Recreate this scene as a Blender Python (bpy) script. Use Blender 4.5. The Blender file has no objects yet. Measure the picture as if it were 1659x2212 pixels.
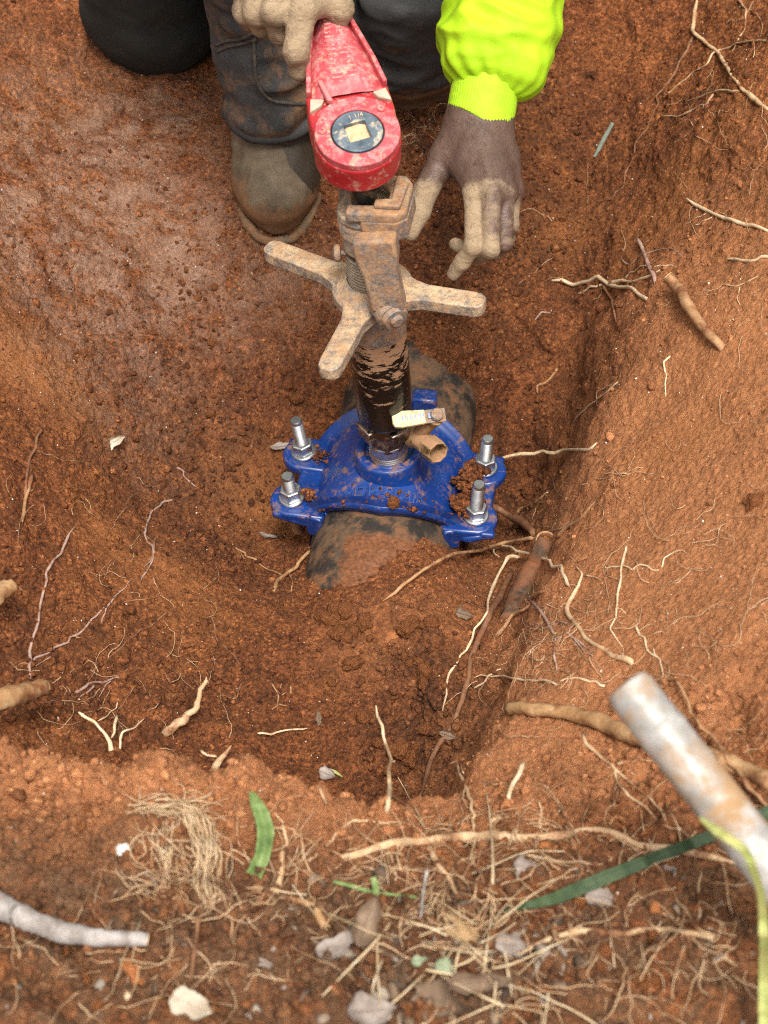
import bpy, bmesh, math, random
import numpy as np
from mathutils import Vector, Matrix
from mathutils.bvhtree import BVHTree

# ------------------------------------------------------------------ camera, sky, sun, exposure
S = bpy.context.scene
COL = S.collection
PITCH = math.radians(50)
CAM = np.array([-.0046, -1.40, 1.694])
FPX = 3902.0                                   # focal length in units of a 1659 px wide picture
cam_data = bpy.data.cameras.new("camera")
cam = bpy.data.objects.new("camera", cam_data); COL.objects.link(cam)
cam.location = CAM; cam.rotation_euler = (math.radians(90) - PITCH, 0, 0)
cam_data.sensor_fit = 'HORIZONTAL'; cam_data.sensor_width = 24.0
cam_data.lens = 24.0 * FPX / 1659.0
cam_data.clip_start = .05; cam_data.clip_end = 300
cam_data.dof.use_dof = True; cam_data.dof.focus_distance = 1.98; cam_data.dof.aperture_fstop = 7.0
S.camera = cam

SUN_EL, SUN_AZ = 66.0, 170.0                   # azimuth measured clockwise from +y (the viewing direction)
world = bpy.data.worlds.new("World"); S.world = world; world.use_nodes = True
wn = world.node_tree; wn.nodes.clear()
sky = wn.nodes.new('ShaderNodeTexSky'); sky.sky_type = 'NISHITA'; sky.sun_disc = False
sky.sun_elevation = math.radians(SUN_EL); sky.sun_rotation = math.radians(SUN_AZ)
sky.air_density = 1.0; sky.dust_density = 6.0; sky.ozone_density = .6
hsv = wn.nodes.new('ShaderNodeHueSaturation'); hsv.inputs['Saturation'].default_value = .12
bg = wn.nodes.new('ShaderNodeBackground'); bg.inputs['Strength'].default_value = .108
wo = wn.nodes.new('ShaderNodeOutputWorld')
wn.links.new(sky.outputs[0], hsv.inputs['Color']); wn.links.new(hsv.outputs[0], bg.inputs[0])
wn.links.new(bg.outputs[0], wo.inputs[0])
sun_d = bpy.data.lights.new("sun", 'SUN'); sun_d.energy = 1.7; sun_d.angle = math.radians(14)
sun_d.color = (1.0, .94, .86)
sun = bpy.data.objects.new("sun", sun_d); COL.objects.link(sun)
_e, _a = math.radians(SUN_EL), math.radians(SUN_AZ)
sdir = Vector((math.cos(_e) * math.sin(_a), math.cos(_e) * math.cos(_a), math.sin(_e)))
sun.rotation_euler = (-sdir).to_track_quat('-Z', 'Y').to_euler()
sun.location = sdir * 6
vs = S.view_settings
vs.view_transform = 'Standard'; vs.look = 'None'; vs.gamma = 1; vs.use_curve_mapping = False
vs.exposure = .92
S.cycles.use_denoising = False
S.cycles.pixel_filter_type = 'BLACKMAN_HARRIS'; S.cycles.filter_width = 1.1

# ------------------------------------------------------------------ survey helpers
_f = np.array([0, math.cos(PITCH), -math.sin(PITCH)])
_u = np.array([0, math.sin(PITCH), math.cos(PITCH)])
_r = np.array([1., 0, 0])
def ray(u, v):
    d = _f + (u - 829.5) / FPX * _r - (v - 1106) / FPX * _u
    return d / np.linalg.norm(d)
def Pz(u, v, z):
    d = ray(u, v); return CAM + d * (z - CAM[2]) / d[2]
def Py(u, v, y):
    d = ray(u, v); return CAM + d * (y - CAM[1]) / d[1]
def Pd(u, v, dist):
    return CAM + ray(u, v) * dist
def unit(a):
    a = np.asarray(a, float); return a / (np.linalg.norm(a) + 1e-12)

rng = np.random.default_rng(7)
random.seed(7)

# ------------------------------------------------------------------ numeric noise
_perm = np.random.default_rng(3).permutation(256).astype(np.int32)
_perm = np.concatenate([_perm, _perm, _perm])
_grad = np.random.default_rng(4).normal(size=(256, 3)).astype(np.float32)
_grad /= np.linalg.norm(_grad, axis=1)[:, None]
_rand3 = np.random.default_rng(5).random((256, 3)).astype(np.float32)
def _hash(i, j, k):
    return _perm[_perm[_perm[i & 255] + (j & 255)] + (k & 255)]
def perlin(p):
    p = np.asarray(p, np.float32)
    b = np.floor(p).astype(np.int32); fr = p - b
    w = fr * fr * fr * (fr * (fr * 6 - 15) + 10)
    out = np.zeros(len(p), np.float32)
    for dx in (0, 1):
        wx = w[:, 0] if dx else 1 - w[:, 0]
        for dy in (0, 1):
            wy = w[:, 1] if dy else 1 - w[:, 1]
            for dz in (0, 1):
                wz = w[:, 2] if dz else 1 - w[:, 2]
                g = _grad[_hash(b[:, 0] + dx, b[:, 1] + dy, b[:, 2] + dz)]
                dot = g[:, 0] * (fr[:, 0] - dx) + g[:, 1] * (fr[:, 1] - dy) + g[:, 2] * (fr[:, 2] - dz)
                out += wx * wy * wz * dot
    return out * 1.5
def fbm(p, oct=4, gain=.5):
    a, s, o = 1., 1., 0
    for i in range(oct):
        o = o + a * perlin(np.asarray(p) * s + 17.3 * i); a *= gain; s *= 2.03
    return o
def lumps(p, lo=.15, hi=.6):                     # separate rounded lumps of random size, one per cell at most
    p = np.asarray(p, np.float32); b = np.floor(p).astype(np.int32); fr = p - b; out = np.zeros(len(p), np.float32)
    for dx in (-1, 0, 1):
        for dy in (-1, 0, 1):
            for dz in (-1, 0, 1):
                h = _hash(b[:, 0] + dx, b[:, 1] + dy, b[:, 2] + dz); q = _rand3[h]
                r = lo + (hi - lo) * _rand3[(h * 7 + 31) & 255, 0] ** 2
                d = np.sqrt((q[:, 0] + dx - fr[:, 0]) ** 2 + (q[:, 1] + dy - fr[:, 1]) ** 2 + (q[:, 2] + dz - fr[:, 2]) ** 2) / r
                out = np.maximum(out, r * np.sqrt(np.clip(1 - d * d, 0, 1)))
    return out
def worley(p):                                  # distance to nearest and second nearest feature point
    p = np.asarray(p, np.float32)
    b = np.floor(p).astype(np.int32); fr = p - b
    d1 = np.full(len(p), 9., np.float32); d2 = d1.copy()
    for dx in (-1, 0, 1):
        for dy in (-1, 0, 1):
            for dz in (-1, 0, 1):
                q = _rand3[_hash(b[:, 0] + dx, b[:, 1] + dy, b[:, 2] + dz)]
                d = (q[:, 0] + dx - fr[:, 0]) ** 2 + (q[:, 1] + dy - fr[:, 1]) ** 2 + (q[:, 2] + dz - fr[:, 2]) ** 2
                nd1 = np.minimum(d1, d); d2 = np.minimum(d2, np.maximum(d1, d)); d1 = nd1
    return np.sqrt(d1), np.sqrt(d2)

# ------------------------------------------------------------------ object helpers
def mesh_np(name, V, Fq, smooth=True):
    me = bpy.data.meshes.new(name)
    V = np.asarray(V, np.float32)
    if isinstance(Fq, np.ndarray):
        n = Fq.shape[1]
        me.vertices.add(len(V)); me.vertices.foreach_set('co', V.ravel())
        me.loops.add(Fq.size); me.loops.foreach_set('vertex_index', Fq.astype(np.int32).ravel())
        me.polygons.add(len(Fq)); me.polygons.foreach_set('loop_start', np.arange(0, Fq.size, n, dtype=np.int32))
        me.polygons.foreach_set('loop_total', np.full(len(Fq), n, np.int32))
        me.update(calc_edges=True)
    else:
        me.from_pydata([tuple(map(float, v)) for v in V], [], Fq); me.update()
    if smooth:
        me.polygons.foreach_set('use_smooth', np.ones(len(me.polygons), bool))
    return me
def link(name, me, m=None, parent=None):
    o = bpy.data.objects.new(name, me); COL.objects.link(o)
    if m is not None and me is not None and len(me.materials) == 0: me.materials.append(m)
    if parent is not None: o.parent = parent
    return o
def thing(name, label, cat, loc=(0, 0, 0), group=None):
    o = bpy.data.objects.new(name, None); COL.objects.link(o); o.location = [float(c) for c in loc]
    o.empty_display_size = .05
    return tag(o, label, cat, group)
def tag(o, label, cat, group=None):
    o['label'] = label; o['category'] = cat
    if group: o['group'] = group
    return o
def local(o, parent):
    """parent a world-space mesh object under a thing, keeping it where it is"""
    o.parent = parent; o.matrix_parent_inverse = Matrix.Translation(parent.location).inverted(); return o
class MB:
    """collects simple solids into one mesh"""
    def __init__(s): s.V = []; s.F = []
    def add(s, V, F):
        o = len(s.V); s.V += [tuple(map(float, v)) for v in V]; s.F += [tuple(i + o for i in f) for f in F]; return s
    def build(s, name, m=None, parent=None, smooth=True, bevel=0, seg=2, sub=0):
        me = mesh_np(name, s.V, s.F, smooth)
        bm = bmesh.new(); bm.from_mesh(me); bmesh.ops.recalc_face_normals(bm, faces=bm.faces); bm.to_mesh(me); bm.free()
        o = link(name, me, m)
        if parent is not None: local(o, parent)
        if bevel:
            b = o.modifiers.new("bevel", 'BEVEL'); b.width = bevel; b.segments = seg; b.limit_method = 'ANGLE'; b.angle_limit = .6
        if sub:
            b = o.modifiers.new("sub", 'SUBSURF'); b.levels = sub; b.render_levels = sub
        if smooth:
            try: me.set_sharp_from_angle(angle=math.radians(40))
            except Exception: pass
        return o
def frame(ax):
    ax = unit(ax); h = np.array([0, 0, 1.]) if abs(ax[2]) < .9 else np.array([1., 0, 0])
    x = unit(np.cross(h, ax)); y = np.cross(ax, x); return x, y, ax
def lathe(mb, origin, ax, prof, n=40, x=None, cap=True, flat=None):
    """prof: list of (radius, height) along ax; n-gon when n small"""
    X, Y, Z = frame(ax)
    if x is not None:
        X = unit(np.asarray(x) - np.dot(x, Z) * Z); Y = np.cross(Z, X)
    o = np.asarray(origin, float); V = []; F = []
    for r, h in prof:
        for i in range(n):
            a = 2 * math.pi * i / n
            V.append(o + Z * h + (X * math.cos(a) + Y * math.sin(a)) * r)
    for k in range(len(prof) - 1):
        for i in range(n):
            j = (i + 1) % n; F.append((k * n + i, k * n + j, (k + 1) * n + j, (k + 1) * n + i))
    if cap:
        F.append(tuple(range(n))[::-1]); F.append(tuple((len(prof) - 1) * n + i for i in range(n)))
    return mb.add(V, F)
def box(mb, c, X, Y, Z, sx, sy, sz):
    c = np.asarray(c, float); V = []
    for k in (-1, 1):
        for a, b in ((-1, -1), (1, -1), (1, 1), (-1, 1)):
            V.append(c + np.asarray(X) * a * sx / 2 + np.asarray(Y) * b * sy / 2 + np.asarray(Z) * k * sz / 2)
    return mb.add(V, [(0, 3, 2, 1), (4, 5, 6, 7), (0, 1, 5, 4), (1, 2, 6, 5), (2, 3, 7, 6), (3, 0, 4, 7)])
def prism(mb, poly, o, X, Y, Z, h0, h1):
    n = len(poly); V = [np.asarray(o) + X * a + Y * b + Z * h0 for a, b in poly] + [np.asarray(o) + X * a + Y * b + Z * h1 for a, b in poly]
    F = [tuple(range(n))[::-1], tuple(range(n, 2 * n))] + [(i, (i + 1) % n, n + (i + 1) % n, n + i) for i in range(n)]
    return mb.add(V, F)
def tube_arrays(pts, rad, n=8, closed_ends=True, lump=0., seed=0):
    pts = np.asarray(pts, float); m = len(pts)
    rad = np.broadcast_to(rad, (m,)) if np.ndim(rad) <= 1 else rad
    T = np.gradient(pts, axis=0); T /= np.linalg.norm(T, axis=1)[:, None] + 1e-12
    N = np.zeros_like(T); N[0] = frame(T[0])[0]
    for i in range(1, m):
        q = N[i - 1] - np.dot(N[i - 1], T[i]) * T[i]; N[i] = unit(q)
    B = np.cross(T, N)
    a = np.linspace(0, 2 * math.pi, n, endpoint=False)
    R = rad[:, None] * np.ones((1, n))
    if lump:
        R = R * (1 + lump * np.random.default_rng(seed).normal(size=(m, n)).clip(-2, 2))
    V = pts[:, None, :] + R[..., None] * (N[:, None, :] * np.cos(a)[None, :, None] + B[:, None, :] * np.sin(a)[None, :, None])
    V = V.reshape(-1, 3); F = []
    for k in range(m - 1):
        for i in range(n):
            j = (i + 1) % n; F.append((k * n + i, k * n + j, (k + 1) * n + j, (k + 1) * n + i))
    if closed_ends:
        F.append(tuple(range(n))[::-1]); F.append(tuple((m - 1) * n + i for i in range(n)))
    return V, F
def catmull(P, step):
    P = np.asarray(P, float)
    if len(P) < 2: return P
    Q = np.vstack([2 * P[0] - P[1], P, 2 * P[-1] - P[-2]]); out = []
    for i in range(1, len(Q) - 2):
        p0, p1, p2, p3 = Q[i - 1], Q[i], Q[i + 1], Q[i + 2]
        n = max(2, int(np.linalg.norm((p2 - p1)[:2]) / step) + 1)
        for t in np.linspace(0, 1, n, endpoint=False):
            out.append(.5 * (2 * p1 + (p2 - p0) * t + (2 * p0 - 5 * p1 + 4 * p2 - p3) * t * t + (3 * p1 - p0 - 3 * p2 + p3) * t ** 3))
    out.append(P[-1]); return np.array(out)

# ------------------------------------------------------------------ signed-distance bodies -> smooth continuous skins
class Blob:
    def __init__(s, lo, hi, h):
        s.h = h; s.lo = np.asarray(lo, float); n = np.ceil((np.asarray(hi) - s.lo) / h).astype(int) + 1
        s.n = n; s.F = np.full(n, .05, np.float32)
        s.ax = [s.lo[i] + h * np.arange(n[i]) for i in range(3)]
    def _sub(s, lo, hi):
        i0 = np.clip(np.floor((lo - s.lo) / s.h).astype(int), 0, s.n); i1 = np.clip(np.ceil((hi - s.lo) / s.h).astype(int) + 1, 0, s.n)
        sl = tuple(slice(a, b) for a, b in zip(i0, i1))
        if any(b <= a for a, b in zip(i0, i1)): return None, None
        X = np.meshgrid(*[s.ax[i][sl[i]].astype(np.float32) for i in range(3)], indexing='ij')
        return sl, X
    def _mix(s, sl, d, k, sub=False):
        f = s.F[sl]
        if sub:
            h = np.clip(k - np.abs(-d - f), 0, None) / k; s.F[sl] = np.maximum(f, -d) + h * h * k * .25
        elif k <= 0: s.F[sl] = np.minimum(f, d)
        else:
            h = np.clip(k - np.abs(d - f), 0, None) / k; s.F[sl] = np.minimum(f, d) - h * h * k * .25
    def cone(s, a, b, ra, rb, k=.006, sub=False):
        a = np.asarray(a, float); b = np.asarray(b, float); m = max(ra, rb) + max(.05 if not sub else .02, 2 * k)
        sl, X = s._sub(np.minimum(a, b) - m, np.maximum(a, b) + m)
        if sl is None: return s
        ba = b - a; L = float(ba @ ba) + 1e-12
        t = ((X[0] - a[0]) * ba[0] + (X[1] - a[1]) * ba[1] + (X[2] - a[2]) * ba[2]) / L
        t = np.clip(t, 0, 1)
        d = np.sqrt((X[0] - a[0] - t * ba[0]) ** 2 + (X[1] - a[1] - t * ba[1]) ** 2 + (X[2] - a[2] - t * ba[2]) ** 2) - (ra + (rb - ra) * t)
        s._mix(sl, d, k, sub); return s
    def chain(s, P, R, k=.006):
        for i in range(len(P) - 1): s.cone(P[i], P[i + 1], R[i], R[i + 1], k)
        return s
    def ell(s, c, A, k=.006, sub=False):
        """A: 3 rows, each an axis vector times its semi-length"""
        c = np.asarray(c, float); A = np.asarray(A, float); rs = np.linalg.norm(A, axis=1); U = A / rs[:, None]
        m = rs.max() + max(.05, 2 * k); sl, X = s._sub(c - m, c + m)
        if sl is None: return s
        q = [((X[0] - c[0]) * U[i, 0] + (X[1] - c[1]) * U[i, 1] + (X[2] - c[2]) * U[i, 2]) / rs[i] for i in range(3)]
        k0 = np.sqrt(q[0] ** 2 + q[1] ** 2 + q[2] ** 2)
        k1 = np.sqrt((q[0] / rs[0]) ** 2 + (q[1] / rs[1]) ** 2 + (q[2] / rs[2]) ** 2) + 1e-9
        s._mix(sl, k0 * (k0 - 1) / k1, k, sub); return s
    def surface(s):
        F = s.F; ins = F < 0; n = np.array(F.shape)
        cn = n - 1; cnt = np.zeros(cn, np.float32); acc = np.zeros(tuple(cn) + (3,), np.float32)
        corners = [(i, j, k) for i in (0, 1) for j in (0, 1) for k in (0, 1)]
        def C(c, A): return A[c[0]:c[0] + cn[0], c[1]:c[1] + cn[1], c[2]:c[2] + cn[2]]
        mixed = np.zeros(cn, bool); i0 = C((0, 0, 0), ins)
        for c in corners: mixed |= C(c, ins) != i0
        ci = np.argwhere(mixed); V = np.zeros((len(ci), 3), np.float64); W = np.zeros(len(ci))
        def val(c): return F[ci[:, 0] + c[0], ci[:, 1] + c[1], ci[:, 2] + c[2]].astype(np.float64)
        for a in corners:
            for ax in range(3):
                if a[ax]: continue
                b = list(a); b[ax] = 1
                fa, fb = val(a), val(b); x = (fa < 0) != (fb < 0)
                t = np.where(x, fa / (fa - fb + 1e-20), 0)
                p = np.tile(np.array(a, float), (len(ci), 1)); p[:, ax] = t
                V += np.where(x[:, None], p, 0); W += x
        V = V / np.maximum(W, 1)[:, None] + ci
        idx = np.full(cn, -1, np.int32); idx[tuple(ci.T)] = np.arange(len(ci))
        Q = []
        for ax in range(3):
            o1, o2 = (ax + 1) % 3, (ax + 2) % 3
            A = np.take(ins, range(0, n[ax] - 1), ax); B = np.take(ins, range(1, n[ax]), ax)
            e = np.argwhere(A != B); e = e[(e[:, o1] > 0) & (e[:, o2] > 0) & (e[:, o1] < cn[o1]) & (e[:, o2] < cn[o2])]
            if not len(e): continue
            flip = ins[tuple(e.T)]
            def g(d1, d2):
                q = e.copy(); q[:, o1] += d1; q[:, o2] += d2; return idx[tuple(q.T)]
            q = np.stack([g(-1, -1), g(0, -1), g(0, 0), g(-1, 0)], 1)
            q = np.where(flip[:, None], q, q[:, ::-1]); Q.append(q)
        Q = np.concatenate(Q); Q = Q[(Q >= 0).all(1)]
        return s.lo + V * s.h, Q
def vnormals(V, Q):
    n = np.cross(V[Q[:, 2]] - V[Q[:, 0]], V[Q[:, 3]] - V[Q[:, 1]]); N = np.zeros_like(V)
    for i in range(4): np.add.at(N, Q[:, i], n)
    return N / (np.linalg.norm(N, axis=1)[:, None] + 1e-12)
def relax(V, Q, it=2, w=.5):
    for _ in range(it):
        A = np.zeros_like(V); c = np.zeros(len(V))
        for i in range(4):
            for j in (1, 3):
                np.add.at(A, Q[:, i], V[Q[:, (i + j) % 4]]); np.add.at(c, Q[:, i], 1)
        V = V * (1 - w) + w * A / np.maximum(c, 1)[:, None]
    return V
def fattr(me, name, vals):
    a = me.attributes.new(name, 'FLOAT', 'POINT'); a.data.foreach_set('value', np.asarray(vals, np.float32))

# ------------------------------------------------------------------ materials
def lin(r, g, b):
    return tuple(((c / 255) / 12.92 if c / 255 <= .04045 else ((c / 255 + .055) / 1.055) ** 2.4) for c in (r, g, b))
class NT:
    def __init__(s, name):
        s.m = bpy.data.materials.new(name); s.m.use_nodes = True; s.t = s.m.node_tree; s.t.nodes.clear()
        s.out = s.n('ShaderNodeOutputMaterial'); s.b = s.n('ShaderNodeBsdfPrincipled'); s.l(s.b.outputs[0], s.out.inputs[0])
        s.co = s.n('ShaderNodeTexCoord').outputs['Object']
    def n(s, t, **kw):
        x = s.t.nodes.new(t)
        for k, v in kw.items(): setattr(x, k, v)
        return x
    def l(s, a, b): s.t.links.new(a, b)
    def put(s, sock, v):
        if hasattr(v, 'is_output'): s.l(v, sock)
        elif isinstance(v, (tuple, list)) and sock.type == 'RGBA': sock.default_value = (*v[:3], 1)
        else: sock.default_value = v
    def noise(s, sc, det=5, rough=.55, dist=0., co=None, ch='Fac'):
        x = s.n('ShaderNodeTexNoise'); s.l(co or s.co, x.inputs['Vector']); x.inputs['Scale'].default_value = sc
        x.inputs['Detail'].default_value = det; x.inputs['Roughness'].default_value = rough; x.inputs['Distortion'].default_value = dist
        return x.outputs[ch]
    def voro(s, sc, feat='F1', out='Distance', co=None, rnd=1):
        x = s.n('ShaderNodeTexVoronoi', feature=feat); s.l(co or s.co, x.inputs['Vector']); x.inputs['Scale'].default_value = sc
        x.inputs['Randomness'].default_value = rnd; return x.outputs[out]
    def ramp(s, v, stops):
        x = s.n('ShaderNodeValToRGB'); s.l(v, x.inputs[0]); e = x.color_ramp.elements
        while len(e) > 1: e.remove(e[-1])
        for i, (p, c) in enumerate(stops):
            q = e[0] if i == 0 else e.new(p)
            q.position = p; q.color = (*c, 1) if isinstance(c, (tuple, list)) else (c, c, c, 1)
        return x.outputs[0]
    def mix(s, f, a, b, mode='MIX'):
        x = s.n('ShaderNodeMix', data_type='RGBA', blend_type=mode)
        s.put(x.inputs[0], f); s.put(x.inputs[6], a); s.put(x.inputs[7], b); return x.outputs[2]
    def math(s, op, a, b=0., c=0., clamp=False):
        x = s.n('ShaderNodeMath', operation=op, use_clamp=clamp)
        for i, q in enumerate((a, b, c)): s.put(x.inputs[i], q)
        return x.outputs[0]
    def rng(s, v, a, b, c=0., d=1.):
        x = s.n('ShaderNodeMapRange'); s.l(v, x.inputs[0])
        for i, q in enumerate((a, b, c, d)): x.inputs[i + 1].default_value = q
        return x.outputs[0]
    def attr(s, name, out='Fac'):
        x = s.n('ShaderNodeAttribute', attribute_name=name); return x.outputs[out]
    def scaled(s, v):
        x = s.n('ShaderNodeMapping'); s.l(s.co, x.inputs[0]); x.inputs['Scale'].default_value = v; return x.outputs[0]
    def up(s):
        g = s.n('ShaderNodeNewGeometry'); x = s.n('ShaderNodeSeparateXYZ'); s.l(g.outputs['Normal'], x.inputs[0]); return x.outputs[2]
    def bump(s, h, strength=.4, dist=.002, prev=None):
        x = s.n('ShaderNodeBump'); s.l(h, x.inputs['Height']); x.inputs['Strength'].default_value = strength; x.inputs['Distance'].default_value = dist
        if prev is not None: s.l(prev, x.inputs['Normal'])
        return x.outputs[0]
    def fin(s, col, rough=.8, metal=0., normal=None, spec=None):
        s.put(s.b.inputs['Base Color'], col); s.put(s.b.inputs['Roughness'], rough); s.put(s.b.inputs['Metallic'], metal)
        if normal is not None: s.l(normal, s.b.inputs['Normal'])
        if spec is not None: s.put(s.b.inputs['Specular IOR Level'], spec)
        return s.m
def simple(name, stops, sc, rough=.8, metal=0., bs=80, bst=.4, bd=.001, det=6, spec=None, layers=()):
    """colour from noise, plus dirt layers: (colour, threshold, scale, upward bias, roughness)"""
    t = NT(name); c = t.ramp(t.noise(sc, det, .6), stops); r = rough; mt = metal
    for (lc, th, ls, ub, lr) in layers:
        f = t.noise(ls, 8, .68, .3)
        if ub: f = t.math('ADD', f, t.math('MULTIPLY', t.up(), ub))
        f = t.rng(f, th - .06, th + .06)
        lc2 = t.mix(t.noise(ls * 4, 4), tuple(q * .75 for q in lc), tuple(min(1, q * 1.2) for q in lc))
        c = t.mix(f, c, lc2); r = t.math('ADD', t.math('MULTIPLY', f, lr), t.math('MULTIPLY', t.math('SUBTRACT', 1., f), r))
        if metal: mt = t.math('MULTIPLY', t.math('SUBTRACT', 1., f), mt)
    return t.fin(c, r, mt, t.bump(t.noise(bs, 8, .65), bst, bd), spec)

SOIL_DUST = (.40, .19, .085)
def soil_material(name, crumbs=False):
    t = NT(name)
    n1 = t.noise(7, 6, .6); n2 = t.noise(38, 6, .62, .2); n3 = t.noise(190, 5, .6)
    base = t.ramp(n2, [(.25, (.10, .031, .0095)), (.45, (.20, .062, .0190)), (.6, (.285, .092, .029)), (.78, (.38, .136, .048))])
    base = t.mix(t.rng(n1, .38, .68, 0, .55), base, (.33, .118, .032))
    grain = t.ramp(n3, [(.28, (.45, .43, .42)), (.5, (1, 1, 1)), (.72, (1.5, 1.52, 1.55))])
    base = t.mix(1., base, grain, 'MULTIPLY')
    vc = t.n('ShaderNodeSeparateColor'); t.l(t.voro(300, 'F1', 'Color'), vc.inputs[0])
    base = t.mix(1., base, t.ramp(vc.outputs[0], [(0, (.52, .49, .48)), (.35, (.85, .84, .83)), (.7, (1.12, 1.12, 1.12)), (.93, (1.35, 1.36, 1.38)), (1, (1.7, 1.85, 2.0))]), 'MULTIPLY')
    dry, dark = t.attr('dry'), t.attr('dark')
    base = t.mix(t.math('MULTIPLY', dry, t.rng(n3, .2, .6, .35, .95)), base, t.mix(n2, (.48, .180, .066), (.64, .285, .122)))
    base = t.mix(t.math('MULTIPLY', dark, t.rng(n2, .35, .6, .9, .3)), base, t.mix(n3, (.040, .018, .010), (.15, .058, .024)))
    if not crumbs:
        wet, och = (t.attr(a) for a in ('wet', 'ochre'))
        base = t.mix(t.math('MULTIPLY', och, .8), base, t.mix(n2, (.40, .140, .038), (.50, .205, .070)))
        wm = t.math('MULTIPLY', wet, t.rng(t.noise(24, 7, .7, .4), .38, .60))
        rough = t.math('SUBTRACT', .93, t.math('MULTIPLY', wet, t.rng(t.noise(60, 5), .3, .7, .42, .68)))
    else:
        g = t.n('ShaderNodeNewGeometry'); ri = g.outputs['Random Per Island']
        tint = t.ramp(ri, [(0, (.55, .52, .52)), (.06, (.80, .78, .77)), (.5, (1, 1, 1)), (.85, (1.35, 1.38, 1.4)), (1, (1.55, 1.75, 1.9))])
        base = t.mix(1., base, tint, 'MULTIPLY'); rough = .92
    base = t.mix(t.math('MULTIPLY', t.attr('humus'), t.rng(t.noise(30, 6, .65, .3), .36, .62, .05, .72)), base, t.mix(n3, (.085, .048, .025), (.31, .185, .10)))
    # darker with depth: moist dug-out soil, plus pit shade put into the colour
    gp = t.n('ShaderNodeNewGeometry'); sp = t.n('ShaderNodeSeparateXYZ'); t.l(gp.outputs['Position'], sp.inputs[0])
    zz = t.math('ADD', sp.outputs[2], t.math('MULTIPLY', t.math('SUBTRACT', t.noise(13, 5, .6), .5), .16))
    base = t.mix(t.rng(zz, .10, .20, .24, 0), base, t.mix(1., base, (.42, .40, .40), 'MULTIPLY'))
    if not crumbs: base = t.mix(t.math('MULTIPLY', wm, .80), base, t.mix(t.noise(140, 5), (.30, .150, .090), (.52, .345, .245)))  # pale tint puts the sky sheen of the wet soil into its colour
    h = t.math('ADD', t.math('MULTIPLY', t.voro(260, 'SMOOTH_F1'), -.8), t.noise(420, 6, .7))
    nb = t.bump(h, 1., .0038)
    nb = t.bump(t.noise(110, 7, .72, .3), .6, .005, nb)
    return t.fin(base, rough, 0, nb, .3)
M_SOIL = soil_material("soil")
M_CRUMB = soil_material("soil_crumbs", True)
def root_mat(name, a, b, c, dirt=.55):
    t = NT(name); n = t.noise(60, 6, .65, .2)
    col = t.ramp(n, [(.3, a), (.5, b), (.72, c)])
    col = t.mix(t.rng(t.noise(33, 6, .7), dirt - .04, dirt + .1), col, (.20, .075, .03))
    return t.fin(col, .75, 0, t.bump(t.noise(300, 6, .7), .5, .0008), .35)
M_ROOT = dict(
    pale=root_mat("root_pale", (.42, .24, .12), (.58, .38, .21), (.72, .52, .33)),
    cream=root_mat("root_cream", (.50, .34, .19), (.66, .48, .29), (.80, .64, .44), .68),
    tan=root_mat("root_tan", (.26, .125, .055), (.40, .215, .10), (.52, .31, .165)),
    brown=root_mat("root_brown", (.12, .052, .026), (.22, .10, .048), (.34, .18, .095)),
    orange=root_mat("root_orange", (.26, .125, .048), (.40, .225, .10), (.54, .36, .19), .55),
    pink=root_mat("root_pink", (.30, .17, .125), (.42, .27, .21), (.55, .40, .32)),
    dark=root_mat("root_dark_bark", (.035, .022, .015), (.10, .06, .035), (.24, .135, .07), .46),
    grey=root_mat("root_grey", (.17, .135, .11), (.34, .30, .27), (.52, .48, .455), .64),
    wood=root_mat("root_cut_wood", (.45, .28, .13), (.60, .42, .22), (.72, .55, .33), .8))

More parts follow.
